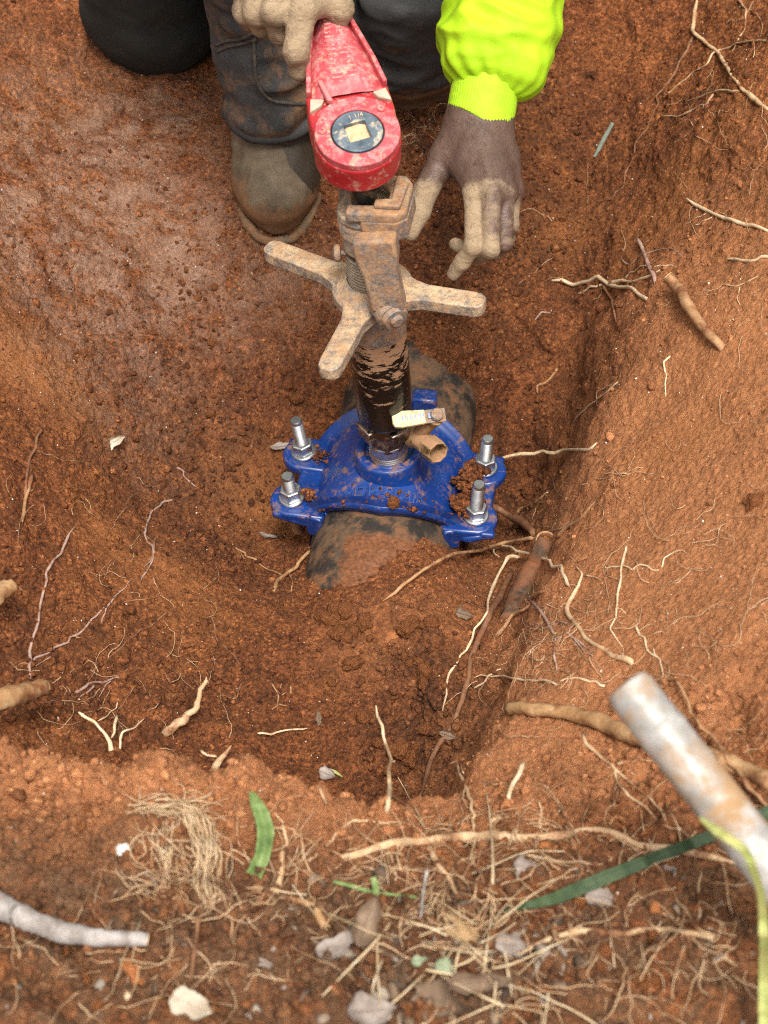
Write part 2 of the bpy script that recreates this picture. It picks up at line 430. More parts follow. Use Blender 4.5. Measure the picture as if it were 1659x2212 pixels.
# ------------------------------------------------------------------ the dug pit: one ground sheet
# surveyed heights: (u, v, z) = a sight line through the picture and the height of the ground it meets
SURV = """
560 1080 -.035;600 1180 -.055;640 1150 -.06;520 1000 -.01;610 930 -.005;660 860 .02;700 780 .045;700 700 .06;840 740 .088;960 750 .10;900 700 .09;1030 750 .088;1062 800 .055;990 775 .092
1090 860 -.01;1090 940 -.07;1110 1030 -.12;1125 1100 -.13;1085 1150 -.12;1060 1190 -.09;1150 850 -.01;1165 720 .03;1160 950 -.06;1155 1020 -.11
1222 640 .045;1216 800 .01;1203 950 -.03;1180 1070 -.09
1295 680 .17;1292 760 .19;1262 900 .185;1240 990 .185;1226 1060 .185;1207 1140 .185;1150 1250 .20;1110 1400 .25;1060 1520 .28;990 1620 .31;905 1722 .335
1120 1240 .0;1095 1290 .02;1075 1350 .04;1035 1430 .055;990 1540 .075;940 1640 .06;908 1690 .07;893 1602 .045;905 1650 .05;885 1555 .165;868 1610 .155;935 1480 .15;905 1520 .165;845 1560 .145;1045 1300 .12;1020 1350 .125
1400 900 .26;1530 900 .34;1659 900 .42;1659 1300 .45;1659 600 .42;1659 300 .40;1500 600 .31;1370 560 .19;1450 300 .25;1300 200 .16;1350 80 .2;1255 450 .08;1659 50 .45;1290 600 .11
1400 1300 .34;1300 1150 .25;1300 1500 .34;1500 1500 .42;1400 1700 .42;1659 1700 .5;1200 1700 .39;1060 1690 .345;960 1770 .36
850 1300 .118;770 1270 .104;940 1250 .105;985 1232 .090;880 1160 .06;920 1180 .07;985 1165 .02;1010 1195 .01;965 1150 .02;840 1200 .078;850 1228 .092;790 1215 .075;920 1218 .088;715 1190 .03;690 1240 .035;660 1190 .0;640 1235 .005;930 1130 .04;800 1150 .05;680 1275 .075;640 1300 .07;570 1285 .06;520 1265 .065;440 1225 .085;330 1190 .12;220 1190 .17
590 1240 -.02;500 1210 .01
400 1350 .115;400 1500 .13;600 1400 .11;600 1520 .12;800 1400 .12;800 1520 .13;960 1400 .125;700 1640 .13;850 1660 .125;300 1560 .16;450 1590 .15;60 1450 .26;100 1300 .24;0 1200 .31;0 900 .29;0 700 .25;0 400 .22;0 100 .22;200 1450 .19
150 900 .18;300 900 .09;300 1050 .05;420 1000 .005;450 900 .015;350 700 .08;500 700 .06;560 600 .085;450 500 .115;600 525 .12;300 400 .14;450 300 .14;300 150 .14;600 300 .135;600 100 .16;700 550 .105;700 450 .12;780 600 .095;900 600 .085;1000 640 .065;1000 500 .09;1100 450 .10;900 300 .13;900 150 .15;1100 300 .14;1170 540 .08;1190 600 .055;1080 600 .075;1100 680 .04;1190 150 .18
1100 -150 .3;600 -150 .22;200 -150 .28;-100 0 .26;-150 500 .3;-150 1000 .36
0 1580 .42;100 1600 .42;200 1625 .42;330 1592 .44;450 1632 .43;600 1655 .42;690 1695 .41;780 1722 .40;850 1730 .38
0 1800 .47;400 1800 .455;700 1850 .44;1000 1900 .46;1300 1900 .48;1600 1950 .52;0 2212 .52;450 2150 .5;850 2150 .5;1250 2150 .52;1659 2212 .56;1900 1300 .5;1900 1800 .55;1900 800 .48;1900 300 .48
800 2600 .55;0 2600 .56;1659 2600 .57;-200 1700 .48;-250 2100 .54
"""
_pts = [tuple(map(float, q.split())) for ln in SURV.strip().split('\n') for q in ln.split(';')]
SP = np.array([Pz(u, v, z) for u, v, z in _pts])
ring = [(2.1 * math.cos(a), 2.1 * math.sin(a) - .1, .52) for a in np.linspace(0, 2 * math.pi, 16, endpoint=False)]
ring += [(1.35 * math.cos(a), 1.35 * math.sin(a) - .1, .50) for a in np.linspace(0, 2 * math.pi, 12, endpoint=False) if math.sin(a) > -.7]
# the near rim and the right bank break off steeply: lower ground just behind each crest
cliff = [p + [0, .032, -.13] for p, q in zip(SP, _pts) if 1575 < q[1] < 1735 and q[0] <= 910 and q[2] > .33]
cliff += [p + [-.014, .002, -.13] for p, q in zip(SP, _pts) if tuple(q) in {(1295, 680, .17), (1292, 760, .19), (1262, 900, .185), (1240, 990, .185), (1226, 1060, .185), (1207, 1140, .185), (1150, 1250, .20), (1110, 1400, .25), (1060, 1520, .28), (990, 1620, .31)}]
SP = np.vstack([SP, np.array(cliff), np.array(ring)])
_D = np.linalg.norm(SP[:, None, :2] - SP[None, :, :2], axis=2)
_A = np.block([[-_D + .004 * np.eye(len(SP)), np.ones((len(SP), 1))], [np.ones((1, len(SP))), np.zeros((1, 1))]])
_w = np.linalg.solve(_A, np.append(SP[:, 2], 0))
G0, G1, GH = np.array([-1.7, -1.7]), np.array([1.7, 1.7]), .008
gx = np.arange(G0[0], G1[0] + 1e-6, GH); gy = np.arange(G0[1], G1[1] + 1e-6, GH)
GZ = np.full((len(gx), len(gy)), _w[-1])
GX, GY = np.meshgrid(gx, gy, indexing='ij')
for i in range(len(SP)): GZ -= _w[i] * np.hypot(GX - SP[i, 0], GY - SP[i, 1])
_k = np.exp(-.5 * (np.arange(-4, 5) / .85) ** 2); _k /= _k.sum()
for ax in (0, 1):
    GZ = np.apply_along_axis(lambda a: np.convolve(np.pad(a, 4, 'edge'), _k, 'valid'), ax, GZ)
def hbase(x, y):
    fx = np.clip((np.asarray(x) - G0[0]) / GH, 0, len(gx) - 1.001); fy = np.clip((np.asarray(y) - G0[1]) / GH, 0, len(gy) - 1.001)
    i = fx.astype(int); j = fy.astype(int); a = fx - i; b = fy - j
    a = a * a * (3 - 2 * a) * .5 + a * .5; b = b * b * (3 - 2 * b) * .5 + b * .5
    return GZ[i, j] * (1 - a) * (1 - b) + GZ[i + 1, j] * a * (1 - b) + GZ[i, j + 1] * (1 - a) * b + GZ[i + 1, j + 1] * a * b
def grow(a, b, h, far):
    c = np.arange(a, b, h); l = []; r = []; s = h; x = a
    while x > -far: s *= 1.22; x -= s; l.append(x)
    s = h; x = c[-1]
    while x < far: s *= 1.22; x += s; r.append(x)
    return np.array(l[::-1] + list(c) + r)
xs = grow(-.62, .74, .0021, 60); ys = grow(-.93, 1.22, .0022, 60)
TX, TY = np.meshgrid(xs, ys, indexing='ij')
tx, ty = TX.ravel(), TY.ravel()
tz = hbase(np.clip(tx, -1.68, 1.68), np.clip(ty, -1.68, 1.68))
far = np.clip((np.hypot(tx, ty + .1) - 1.4) / .3, 0, 1); tz = tz * (1 - far) + .52 * far

# kinds of ground: gaussian patches (u, v, z, radius in metres, amount)
def field(spec, x, y):
    o = np.zeros_like(x)
    for q in spec.strip().split(';'):
        u, v, z, r, a = map(float, q.split()); p = Pz(u, v, z)
        o += a * np.exp(-((x - p[0]) ** 2 + (y - p[1]) ** 2) / (r * r))
    return np.clip(o, 0, 1)
F_DRY = "1450 1000 .3 .16 .8;1550 700 .35 .15 .6;1350 1250 .3 .12 .75;1250 1450 .33 .10 .7;1330 1600 .38 .10 .7;1250 1080 .18 .05 .7;1350 1050 .24 .08 .6;1500 1350 .4 .14 .75;1150 1650 .36 .10 .6;300 1660 .44 .09 .8;560 1700 .42 .08 .8;100 1640 .43 .08 .8;750 1770 .42 .06 .7;850 1350 .11 .05 .3;760 1430 .11 .04 .25;1600 400 .4 .15 .4;1000 1750 .38 .07 .5;1550 1150 .4 .1 .4"
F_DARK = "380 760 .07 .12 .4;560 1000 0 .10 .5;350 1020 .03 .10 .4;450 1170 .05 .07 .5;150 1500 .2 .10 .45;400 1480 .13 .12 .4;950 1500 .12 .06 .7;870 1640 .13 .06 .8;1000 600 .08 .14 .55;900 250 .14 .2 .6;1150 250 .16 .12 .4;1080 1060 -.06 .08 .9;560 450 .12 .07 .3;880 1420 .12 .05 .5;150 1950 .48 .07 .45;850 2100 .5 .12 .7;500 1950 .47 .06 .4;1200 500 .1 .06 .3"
F_WET = "130 330 .18 .17 .9;300 560 .12 .12 .75;200 800 .15 .10 .5;60 550 .2 .10 .6;330 250 .14 .08 .6;650 620 .09 .07 .35;480 560 .1 .08 .4"
F_OCH = "1245 850 .1 .03 .8;1235 480 .1 .05 .5;1225 1000 .1 .03 .8;560 1060 -.02 .06 .6;300 1200 .12 .06 .5;110 800 .2 .06 .6;50 760 .25 .06 .6;1400 480 .25 .05 .5;1480 330 .3 .05 .5;380 1290 .11 .07 .3;1220 1190 .17 .03 .5;1450 970 .3 .05 .6;780 1370 .12 .04 .4"
F_SMOOTH = "1450 1000 .3 .16 .75;1550 700 .35 .15 .7;1350 1250 .3 .10 .75;1500 1350 .4 .14 .75;1250 1450 .33 .07 .7;1260 700 .1 .05 .7;1235 900 .1 .05 .8;560 1060 -.03 .06 .6;110 800 .2 .07 .6;330 1210 .12 .08 .4;450 340 .14 .10 .6;300 560 .12 .1 .5;1300 400 .15 .08 .5;850 1270 .1 .06 .4"
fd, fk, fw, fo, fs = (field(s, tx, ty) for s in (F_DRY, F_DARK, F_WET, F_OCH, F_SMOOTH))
# surface relief along the ground's own normals
T = np.stack([tx, ty, tz], 1).reshape(len(xs), len(ys), 3)
dxv = np.gradient(T, axis=0); dyv = np.gradient(T, axis=1)
N = np.cross(dxv, dyv).reshape(-1, 3); N /= np.linalg.norm(N, axis=1)[:, None] + 1e-12
P3 = T.reshape(-1, 3)
near = (np.abs(tx) < 1.0) & (ty > -1.2) & (ty < 1.6)
disp = np.zeros(len(tx)); pn = P3[near]
ro = (1 - .75 * fs[near])
fore = np.clip((-.50 - pn[:, 1]) / .08, 0, 1) * np.clip((pn[:, 2] - .36) / .06, 0, 1)
dk = fk[near]
cr = np.clip(perlin(pn * 9 + 5) * .9 + .35 + .8 * dk, 0, 1.3)           # how crumbly each spot is
d = (.4 + .6 * ro) * .010 * fbm(pn * 8, 3) + ro * .0050 * fbm(pn * 24, 4)
wp = pn + .0015 * np.stack([perlin(pn * 300), perlin(pn * 300 + 7), perlin(pn * 300 + 13)], 1)
d += ro * cr * .011 * np.clip(lumps(wp * 26, .08, .55) - .1, 0, 1)
d += ro * cr * .0085 * lumps(wp * 58, .1, .6) + ro * (.35 + .65 * cr) * .0068 * lumps(wp * 120 + 3, .1, .65)
d += (.45 + .55 * ro) * .0024 * fbm(pn * 190, 2) + (1 - ro) * .0030 * lumps(wp * 150 + 9, .1, .6) + .012 * fore * fbm(pn * 28 + 9, 4) + .020 * np.clip((-.44 - pn[:, 1]) / .08, 0, 1) * np.clip((pn[:, 2] - .30) / .08, 0, 1) * np.clip((.25 - pn[:, 0]) / .2, 0, 1) * fbm(pn * 13 + 4, 3) + fore * .014 * np.clip(lumps(wp * 30 + 2, .1, .6) - .1, 0, 1)
d += np.clip(field("880 1420 .12 .07 1;780 1380 .11 .05 .7;900 1540 .15 .05 1;960 1470 .13 .04 .8;860 1620 .13 .04 .7;590 870 .03 .06 .5", pn[:, 0], pn[:, 1]), 0, 1) * (.030 * np.clip(lumps(wp * 24 + 5, .1, .62) - .08, 0, 1) + .014 * lumps(wp * 50 + 1, .1, .6))
w1, w2 = worley(pn * 17 + .25 * np.stack([perlin(pn * 30), perlin(pn * 30 + 4), perlin(pn * 30 + 8)], 1))
d -= .004 * np.clip(.07 - (w2 - w1), 0, .07) / .07 * np.clip(perlin(pn * 5 + 2) * 2, 0, 1)
d -= .004
for (ua, va, ub, vb, hh) in ((228, 262, 330, 205, .006), (330, 205, 475, 112, .009), (1130, 560, 1205, 620, .012)):
    A_, B_ = Pz(ua, va, .14)[:2], Pz(ub, vb, .14)[:2]; e = B_ - A_; Ls = np.linalg.norm(e); e /= Ls; q = pn[:, :2] - A_
    al = (q @ e) / Ls; sd_ = q @ np.array([-e[1], e[0]]) + .006 * perlin(pn * 45 + 1) + .003 * perlin(pn * 120)
    m_ = np.clip(al * 6 + .3, 0, 1) * np.clip((1 - al) * 6 + .3, 0, 1); d += hh * m_ * (np.clip(sd_ / .002, 0, 1) * np.exp(-np.clip(sd_, 0, 1) / .05))
disp[near] = d
jr = np.random.default_rng(41); jit = np.zeros((len(tx), 3)); ja = (.35 + .65 * np.clip(cr, 0, 1)) * (1 - .55 * np.clip(fo[near] + .3 * fw[near], 0, 1))
jit[near] = jr.normal(size=(near.sum(), 3)).clip(-2, 2) * np.stack([.0005 + 0 * ja, .0005 + 0 * ja, .00095 * ja], 1)
P3 = P3 + N * disp[:, None] + jit
nx, ny = len(xs), len(ys)
ii = (np.arange(nx - 1)[:, None] * ny + np.arange(ny - 1)[None, :]).ravel()
TQ = np.stack([ii, ii + ny, ii + ny + 1, ii + 1], 1)
def humus(x, y, z): return np.clip((-.655 - y) / .09, 0, 1) * np.clip((z - .40) / .04, 0, 1) * np.clip((.95 - np.abs(x - .1)) / .2, 0, 1)
gme = mesh_np("ground", P3, TQ, False)
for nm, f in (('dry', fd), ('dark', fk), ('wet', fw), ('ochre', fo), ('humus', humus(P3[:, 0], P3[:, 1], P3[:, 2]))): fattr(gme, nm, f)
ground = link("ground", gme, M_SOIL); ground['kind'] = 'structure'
ground['label'] = 'red clay soil of the dug pit with its sloping sides and crumbly rim'
_near_q = TQ[near[TQ].all(1)]
BVH = BVHTree.FromPolygons([tuple(p) for p in P3.astype(float)], _near_q.tolist())
def hit(u, v):
    h = BVH.ray_cast(Vector(CAM), Vector(ray(u, v)), 6.0)
    return (h[3] if h[3] is not None else 2.2), (np.array(h[1]) if h[1] is not None else np.array([0, 0, 1.]))
def drop(x, y, z=2.0):
    h = BVH.ray_cast(Vector((x, y, z)), Vector((0, 0, -1)), 4.0)
    return (np.array(h[0]), np.array(h[1])) if h[0] is not None else (np.array([x, y, .5]), np.array([0, 0, 1.]))

# ------------------------------------------------------------------ materials of the worked things
CLAY = (.34, .155, .065); PALECLAY = (.50, .33, .185)
M_PIPE = simple("old_pipe_coating", [(.3, (.012, .010, .008)), (.55, (.032, .024, .017)), (.75, (.08, .052, .030))], 40, .7, bs=140, bst=.6, bd=.0015,
                layers=[((.125, .072, .037), .52, 24, .0, .9), ((.19, .085, .035), .60, 40, .04, .95), ((.018, .018, .018), .64, 36, 0, .5)])
def _muddy_pipe(m):
    nt = m.node_tree; b = [n for n in nt.nodes if n.type == 'BSDF_PRINCIPLED'][0]; old = b.inputs['Base Color'].links[0].from_socket
    at = nt.nodes.new('ShaderNodeAttribute'); at.attribute_name = 'mud'; no = nt.nodes.new('ShaderNodeTexNoise'); no.inputs['Scale'].default_value = 55; no.inputs['Detail'].default_value = 8; no.inputs['Roughness'].default_value = .7
    co = [n for n in nt.nodes if n.type == 'TEX_COORD'][0]; nt.links.new(co.outputs['Object'], no.inputs[0])
    ad = nt.nodes.new('ShaderNodeMath'); ad.operation = 'MULTIPLY_ADD'; nt.links.new(no.outputs[0], ad.inputs[0]); ad.inputs[1].default_value = 1.4; nt.links.new(at.outputs['Fac'], ad.inputs[2])
    mr = nt.nodes.new('ShaderNodeMapRange'); nt.links.new(ad.outputs[0], mr.inputs[0]); mr.inputs[1].default_value = 1.12; mr.inputs[2].default_value = 1.32
    n2 = nt.nodes.new('ShaderNodeTexNoise'); n2.inputs['Scale'].default_value = 260; n2.inputs['Detail'].default_value = 6; nt.links.new(co.outputs['Object'], n2.inputs[0])
    rp = nt.nodes.new('ShaderNodeValToRGB'); nt.links.new(n2.outputs[0], rp.inputs[0]); rp.color_ramp.elements[0].position = .3; rp.color_ramp.elements[0].color = (.085, .029, .010, 1); rp.color_ramp.elements[1].position = .7; rp.color_ramp.elements[1].color = (.235, .088, .030, 1)
    mx = nt.nodes.new('ShaderNodeMix'); mx.data_type = 'RGBA'; nt.links.new(mr.outputs[0], mx.inputs[0]); nt.links.new(old, mx.inputs[6]); nt.links.new(rp.outputs[0], mx.inputs[7]); nt.links.new(mx.outputs[2], b.inputs['Base Color'])
_muddy_pipe(M_PIPE)
M_BLUE = simple("blue_epoxy", [(.35, (.004, .028, .155)), (.65, (.006, .044, .225))], 30, .30, bs=120, bst=.12, bd=.0008, spec=.6,
                layers=[((.055, .065, .15), .60, 55, .0, .5), ((.20, .10, .06), .62, 75, .03, .9), ((.30, .13, .055), .68, 28, .02, .95)])
M_ZINC = simple("zinc_plating", [(.3, (.50, .52, .52)), (.7, (.78, .80, .80))], 90, .36, 1., bs=400, bst=.15, bd=.0004,
                layers=[((.30, .16, .08), .72, 90, 0, .8)])
M_STEEL = simple("wet_steel", [(.3, (.16, .13, .10)), (.7, (.34, .29, .24))], 60, .28, 1., bs=200, bst=.2, bd=.0005,
                 layers=[((.20, .11, .06), .60, 60, 0, .6)])
def dusty(name, dust, dust2, th, wear):
    """cast iron under dry clay, rubbed bare along its edges"""
    t = NT(name); n = t.noise(70, 8, .7, .2); fine = t.noise(240, 5, .7)
    metal = t.ramp(fine, [(.3, (.09, .098, .10)), (.5, (.20, .205, .20)), (.75, (.40, .39, .36))])
    bv = t.n('ShaderNodeBevel'); bv.samples = 6; bv.inputs['Radius'].default_value = .004
    g = t.n('ShaderNodeNewGeometry'); dt = t.n('ShaderNodeVectorMath', operation='DOT_PRODUCT'); t.l(bv.outputs[0], dt.inputs[0]); t.l(g.outputs['Normal'], dt.inputs[1])
    edge = t.rng(dt.outputs['Value'], .90, .995, wear, 0)
    f = t.math('ADD', t.math('MULTIPLY', n, .75), t.math('MULTIPLY', fine, .25)); f = t.math('ADD', f, t.math('MULTIPLY', t.up(), .07)); f = t.math('SUBTRACT', f, edge)
    f = t.rng(f, th - .10, th + .14)
    d = t.mix(t.rng(t.noise(46, 7, .7), .40, .62), dust, dust2); d = t.mix(t.rng(fine, .3, .7, .35, 0), d, tuple(q * .45 for q in dust))
    c = t.mix(f, metal, d)
    h = t.math('ADD', t.math('MULTIPLY', f, .6), t.noise(190, 7, .72))
    return t.fin(c, t.rng(f, 0, 1, .45, .95), t.rng(f, 0, 1, .5, 0), t.bump(h, .6, .0015), .4)
M_DUSTY = dusty("dusty_cast_iron", (.42, .245, .125), (.58, .41, .245), .46, .30)
M_CLAYED = dusty("clay_caked_iron", (.33, .165, .078), (.46, .275, .145), .455, .14)
M_BLACK = simple("black_paint_scuffed", [(.4, (.004, .003, .003)), (.8, (.012, .009, .008))], 40, .22, bs=90, bst=.1, spec=.6)
def barrel_mat():
    t = NT("black_barrel_with_clay")
    n = t.noise(1, 8, .7, .2, t.scaled((42, 42, 110))); z = t.n('ShaderNodeSeparateXYZ'); t.l(t.co, z.inputs[0])
    f = t.math('ADD', n, t.rng(z.outputs[2], .20, .335, -.16, .10)); f = t.rng(f, .53, .56)
    sc = t.rng(t.noise(1, 5, .7, .1, t.scaled((50, 50, 260))), .66, .70)
    c = t.mix(f, (.006, .005, .004), t.mix(t.noise(60), (.26, .13, .065), (.38, .22, .115)))
    c = t.mix(t.math('MULTIPLY', sc, .5), c, (.25, .2, .16))
    return t.fin(c, t.rng(f, 0, 1, .2, .9), 0, t.bump(t.math('ADD', f, t.noise(200, 4)), .5, .0012), .6)
M_BARREL = barrel_mat()
M_BRASS = simple("dirty_brass", [(.3, (.16, .11, .045)), (.7, (.34, .25, .12))], 60, .35, .8, bs=200, bst=.3, bd=.0006,
                 layers=[((.36, .20, .10), .52, 30, .10, .9)])
M_CREAM = simple("cream_vinyl_grip", [(.3, (.55, .42, .20)), (.7, (.74, .62, .36))], 60, .5, bs=200, bst=.2, layers=[((.42, .22, .10), .63, 70, 0, .9)])
M_INK = simple("blue_print", [(.3, (.10, .18, .42)), (.7, (.35, .42, .55))], 200, .6)
M_RED = simple("red_enamel_scuffed", [(.35, (.40, .045, .055)), (.65, (.50, .085, .095))], 60, .5, bs=120, bst=.2, bd=.0006,
               layers=[((.54, .19, .18), .58, 120, .05, .7), ((.56, .40, .25), .65, 75, .03, .95)])
M_REDSIDE = simple("red_enamel_edge", [(.35, (.34, .012, .016)), (.65, (.46, .025, .030))], 40, .4, bs=120, bst=.25, bd=.0006,
               layers=[((.50, .24, .20), .60, 110, .0, .8), ((.46, .31, .20), .66, 80, .0, .95)])
M_PALE = simple("dust_worn_casting", [(.3, (.42, .24, .17)), (.7, (.54, .42, .31))], 80, .9, bs=120, bst=.3)
M_BLUSTEEL = simple("worn_blue_steel", [(.3, (.06, .085, .11)), (.6, (.14, .18, .21)), (.8, (.34, .36, .35))], 70, .5, .4, bs=150, bst=.3,
                    layers=[((.56, .44, .29), .64, 60, .06, .9)])
M_DIRTFILL = simple("packed_pale_clay", [(.3, (.50, .33, .17)), (.7, (.70, .52, .31))], 160, .95, bs=300, bst=.7, bd=.001)
M_GAP = simple("black_rubber_ring", [(.4, (.004, .004, .004)), (.7, (.01, .01, .01))], 60, .6)

# ------------------------------------------------------------------ buried water main
YAW = math.radians(8.0)
AX = np.array([math.sin(YAW), math.cos(YAW), 0]); CX = np.array([math.cos(YAW), -math.sin(YAW), 0]); UP = np.array([0, 0, 1.])
PR = .0865; SO = np.array([.002, .012, 0])
def pipe_mesh():
    nT, nL = 120, 200; V = []
    for k in range(nL):
        s = -.62 + .87 * k / (nL - 1)
        for i in range(nT):
            a = 2 * math.pi * i / nT; V.append(SO + AX * s + (CX * math.cos(a) + UP * math.sin(a)) * PR)
    V = np.array(V); R = V - (SO + AX * ((V - SO) @ AX)[:, None]); R /= np.linalg.norm(R, axis=1)[:, None]
    V = V + R * (.0016 * fbm(V * 22, 4) + .0007 * fbm(V * 120, 2))[:, None]
    Q = np.array([(k * nT + i, k * nT + (i + 1) % nT, (k + 1) * nT + (i + 1) % nT, (k + 1) * nT + i) for k in range(nL - 1) for i in range(nT)])
    s_ = (V - SO) @ AX; a_ = np.arctan2((V - SO) @ CX, (V - SO) @ UP); me = mesh_np("water_pipe", V + R * (.004 * np.clip(fbm(V * 60, 3) + .1, 0, 1) * np.clip((-.085 - s_) / .03, 0, 1) * np.clip(1 - ((a_ - .18) / .85) ** 4, 0, 1))[:, None], Q)
    fattr(me, 'mud', np.clip((-.080 - s_) / .03, 0, 1) * np.clip(1.15 - ((a_ - .20) / .80) ** 2, 0, 1)); return me
tag(link("water_pipe", pipe_mesh(), M_PIPE), "old mud-stained water main lying half buried under the blue saddle", "pipe")

# ------------------------------------------------------------------ blue tapping saddle
sad = thing("tapping_saddle", "glossy blue iron saddle bolted round the buried pipe", "pipe saddle", SO)
LUGZ = .060
def halflen(a):                                  # half length along the pipe by angle from the crown
    c = np.clip(abs(a), 0, 1)
    return .098 - .034 * c ** 1.6, .072 - .026 * c ** 1.3
def saddle_shell():
    aM = 1.10; nA, nS = 90, 60; r_in = PR + .002
    outer, inner = [], []
    for i in range(nA + 1):
        a = -aM + 2 * aM * i / nA; Lb, Lf = halflen(a)
        for k in range(nS + 1):
            q = -1 + 2 * k / nS; s = q * (Lb if q > 0 else Lf)
            th = .0135
            e = abs(q); lip = .0105 * np.clip((e - .80) / .14, 0, 1) ** 2 * (1 - .6 * np.clip((e - .97) / .03, 0, 1))
            dome = .013 * math.exp(-((s / .050) ** 2) - (a / .50) ** 2 * 1.1)
            rr = r_in + th + lip + dome
            d = CX * math.sin(a) + UP * math.cos(a)
            outer.append(SO + AX * s + d * rr); inner.append(SO + AX * s + d * (r_in + .0 + .6 * lip))
    n = len(outer); V = outer + inner; F = []; w = nS + 1
    for i in range(nA):
        for k in range(nS):
            a, b, c, d = i * w + k, i * w + k + 1, (i + 1) * w + k + 1, (i + 1) * w + k
            F.append((a, b, c, d)); F.append((n + a, n + d, n + c, n + b))
    for i in range(nA):
        for k in (0, nS):
            a, d = i * w + k, (i + 1) * w + k; F.append((a, d, n + d, n + a))
    for k in range(nS):
        for i in (0, nA):
            a, b = i * w + k, i * w + k + 1; F.append((a, b, n + b, n + a))
    mb = MB(); mb.add(V, F); return mb
o = saddle_shell().build("saddle_body", M_BLUE, sad)
# rolled lip: one bead sweeping from ear to ear over the crown, front and back
for sgn in (-1, 1):
    P = []
    for a in np.linspace(-1.0, 1.0, 41):
        Lb, Lf = halflen(a); s = (Lb if sgn > 0 else -Lf) - sgn * .004; P.append(SO + AX * s + (CX * math.sin(a) + UP * math.cos(a)) * (PR + .0135))
    for e in (-1, 1):
        yy = {(-1, -1): -.050, (1, -1): -.050, (-1, 1): .058, (1, 1): .060}[(e, sgn)]
        q = [SO + CX * e * .097 + AX * (yy + sgn * .004) + UP * .046, SO + CX * e * .112 + AX * (yy + sgn * .006) + UP * .0505, SO + CX * e * .128 + AX * (yy - sgn * .004) + UP * .0535]
        P = P + q if e > 0 else q[::-1] + P
    P = catmull(np.array(P), .004); V, F = tube_arrays(P, np.concatenate([np.linspace(.004, .0068, 12), np.full(len(P) - 24, .0068), np.linspace(.0068, .004, 12)]), 12)
    MB().add(V, F).build("rolled_lip", M_BLUE, sad)
# four bolt lugs: rounded ears, each pair with a gap between
LUG = {(-1, -1): (-.112, -.036), (-1, 1): (-.110, .038), (1, -1): (.107, -.033), (1, 1): (.110, .043)}
def lugs():
    out = []
    for sx in (-1, 1):                           # cast shelf joining each pair of ears
        mb = MB(); prism(mb, [(sx * .066, -.052), (sx * .100, -.050), (sx * (.124 if sx > 0 else .112), -.034), (sx * (.126 if sx > 0 else .110), .040), (sx * .104, .058), (sx * .066, .058)][::(1 if sx > 0 else -1)], SO + UP * LUGZ, CX, AX, UP, -.020, -.0030)
        mb.build("side_shelf", M_BLUE, sad, bevel=.004, seg=3)
    for (sx, sy), (bx, by) in LUG.items():
        mb = MB(); poly = [(sx * .070, by - .026)]
        for t in np.linspace(-1.35, 1.35, 11): poly.append((bx + sx * .026 * math.cos(t), by + .026 * math.sin(t)))
        poly += [(sx * .070, by + .026)]
        if sx < 0: poly = poly[::-1]
        prism(mb, poly, SO + UP * LUGZ, CX, AX, UP, -.013, 0)
        # side web running from the body down to the lug
        prism(mb, [(sx * .072, by - .030), (sx * .092, by - .024), (sx * .092, by + .024), (sx * .072, by + .030)][::(1 if sx > 0 else -1)], SO + UP * LUGZ, CX, AX, UP, -.034, -.0008)
        # skirt under the ear like the cast rib in front
        y0 = by + sy * .020
        prism(mb, [(sx * .072, -.022), (sx * .105, -.016), (sx * .132, -.008), (sx * .132, 0), (sx * .072, 0)][::(1 if sx > 0 else -1)], SO + UP * (LUGZ - .002) + AX * y0, CX, UP, AX, -.005, .005)
        out.append(mb.build("lug", M_BLUE, sad, bevel=.003))
    return out
lugs()
TL = unit(np.array([-.0302 - .0013, 0, .5967 - .1269]))          # tool axis leans a little left
BZ = np.array([.0010, 0.010, .1300])                             # centre of the boss top
mb = MB()
lathe(mb, BZ - TL * .040, TL, [(.0465, 0), (.0425, .012), (.0405, .020), (.0400, .036), (.0385, .039), (.0365, .040), (.030, .0402), (.0285, .0385), (.0275, .034), (.0, .034)], 64, cap=False)
mb.build("outlet_boss", M_BLUE, sad)
mb = MB(); box(mb, SO + AX * .088 + CX * .030 + UP * .113, CX, AX, UP, .030, .022, .036)
mb.build("cast_rib", M_BLUE, sad, bevel=.004)
# lower strap round the underside of the pipe
V, F = [], []
for i in range(41):
    a = math.pi + .25 + (math.pi - .5) * i / 40
    for s in (-.05, .05): 
        for rr in (PR + .003, PR + .011): V.append(SO + AX * s + (CX * math.cos(a) + UP * math.sin(a)) * rr)
for i in range(40):
    a = i * 4; F += [(a, a + 2, a + 6, a + 4), (a + 1, a + 5, a + 7, a + 3), (a, a + 4, a + 5, a + 1), (a + 2, a + 3, a + 7, a + 6)]
MB().add(V, F).build("strap", M_BLUE, sad)
# four studs with hexagon nuts and washers
def stud(bx, by, tall, tilt):
    base = SO + CX * bx + AX * by + UP * LUGZ; ax = unit(UP + np.array([*tilt, 0.]))
    mb = MB(); prof = [(.0078, -.06)]; h = -.01
    while h < tall - .004:
        prof += [(.0078, h), (.0070, h + .0010)]; h += .0020
    prof += [(.0074, tall - .004), (.0074, tall - .002), (.0060, tall), (.0, tall)]
    lathe(mb, base, ax, prof, 28, cap=False); b = mb.build("bolt", M_ZINC, sad)
    mb = MB(); lathe(mb, base, ax, [(.0148, 0.0005), (.0155, .0015), (.0155, .0035), (.0146, .0045), (.011, .0048)], 36); w = mb.build("washer", M_ZINC); w.parent = b
    mb = MB(); lathe(mb, base, ax, [(.0122, .0049), (.0134, .0062), (.0134, .0175), (.0120, .0190), (.0080, .0192)], 6, x=np.array([math.cos(bx * 90), math.sin(bx * 90), 0])); nn = mb.build("nut", M_ZINC, smooth=False, bevel=.0008); nn.parent = b
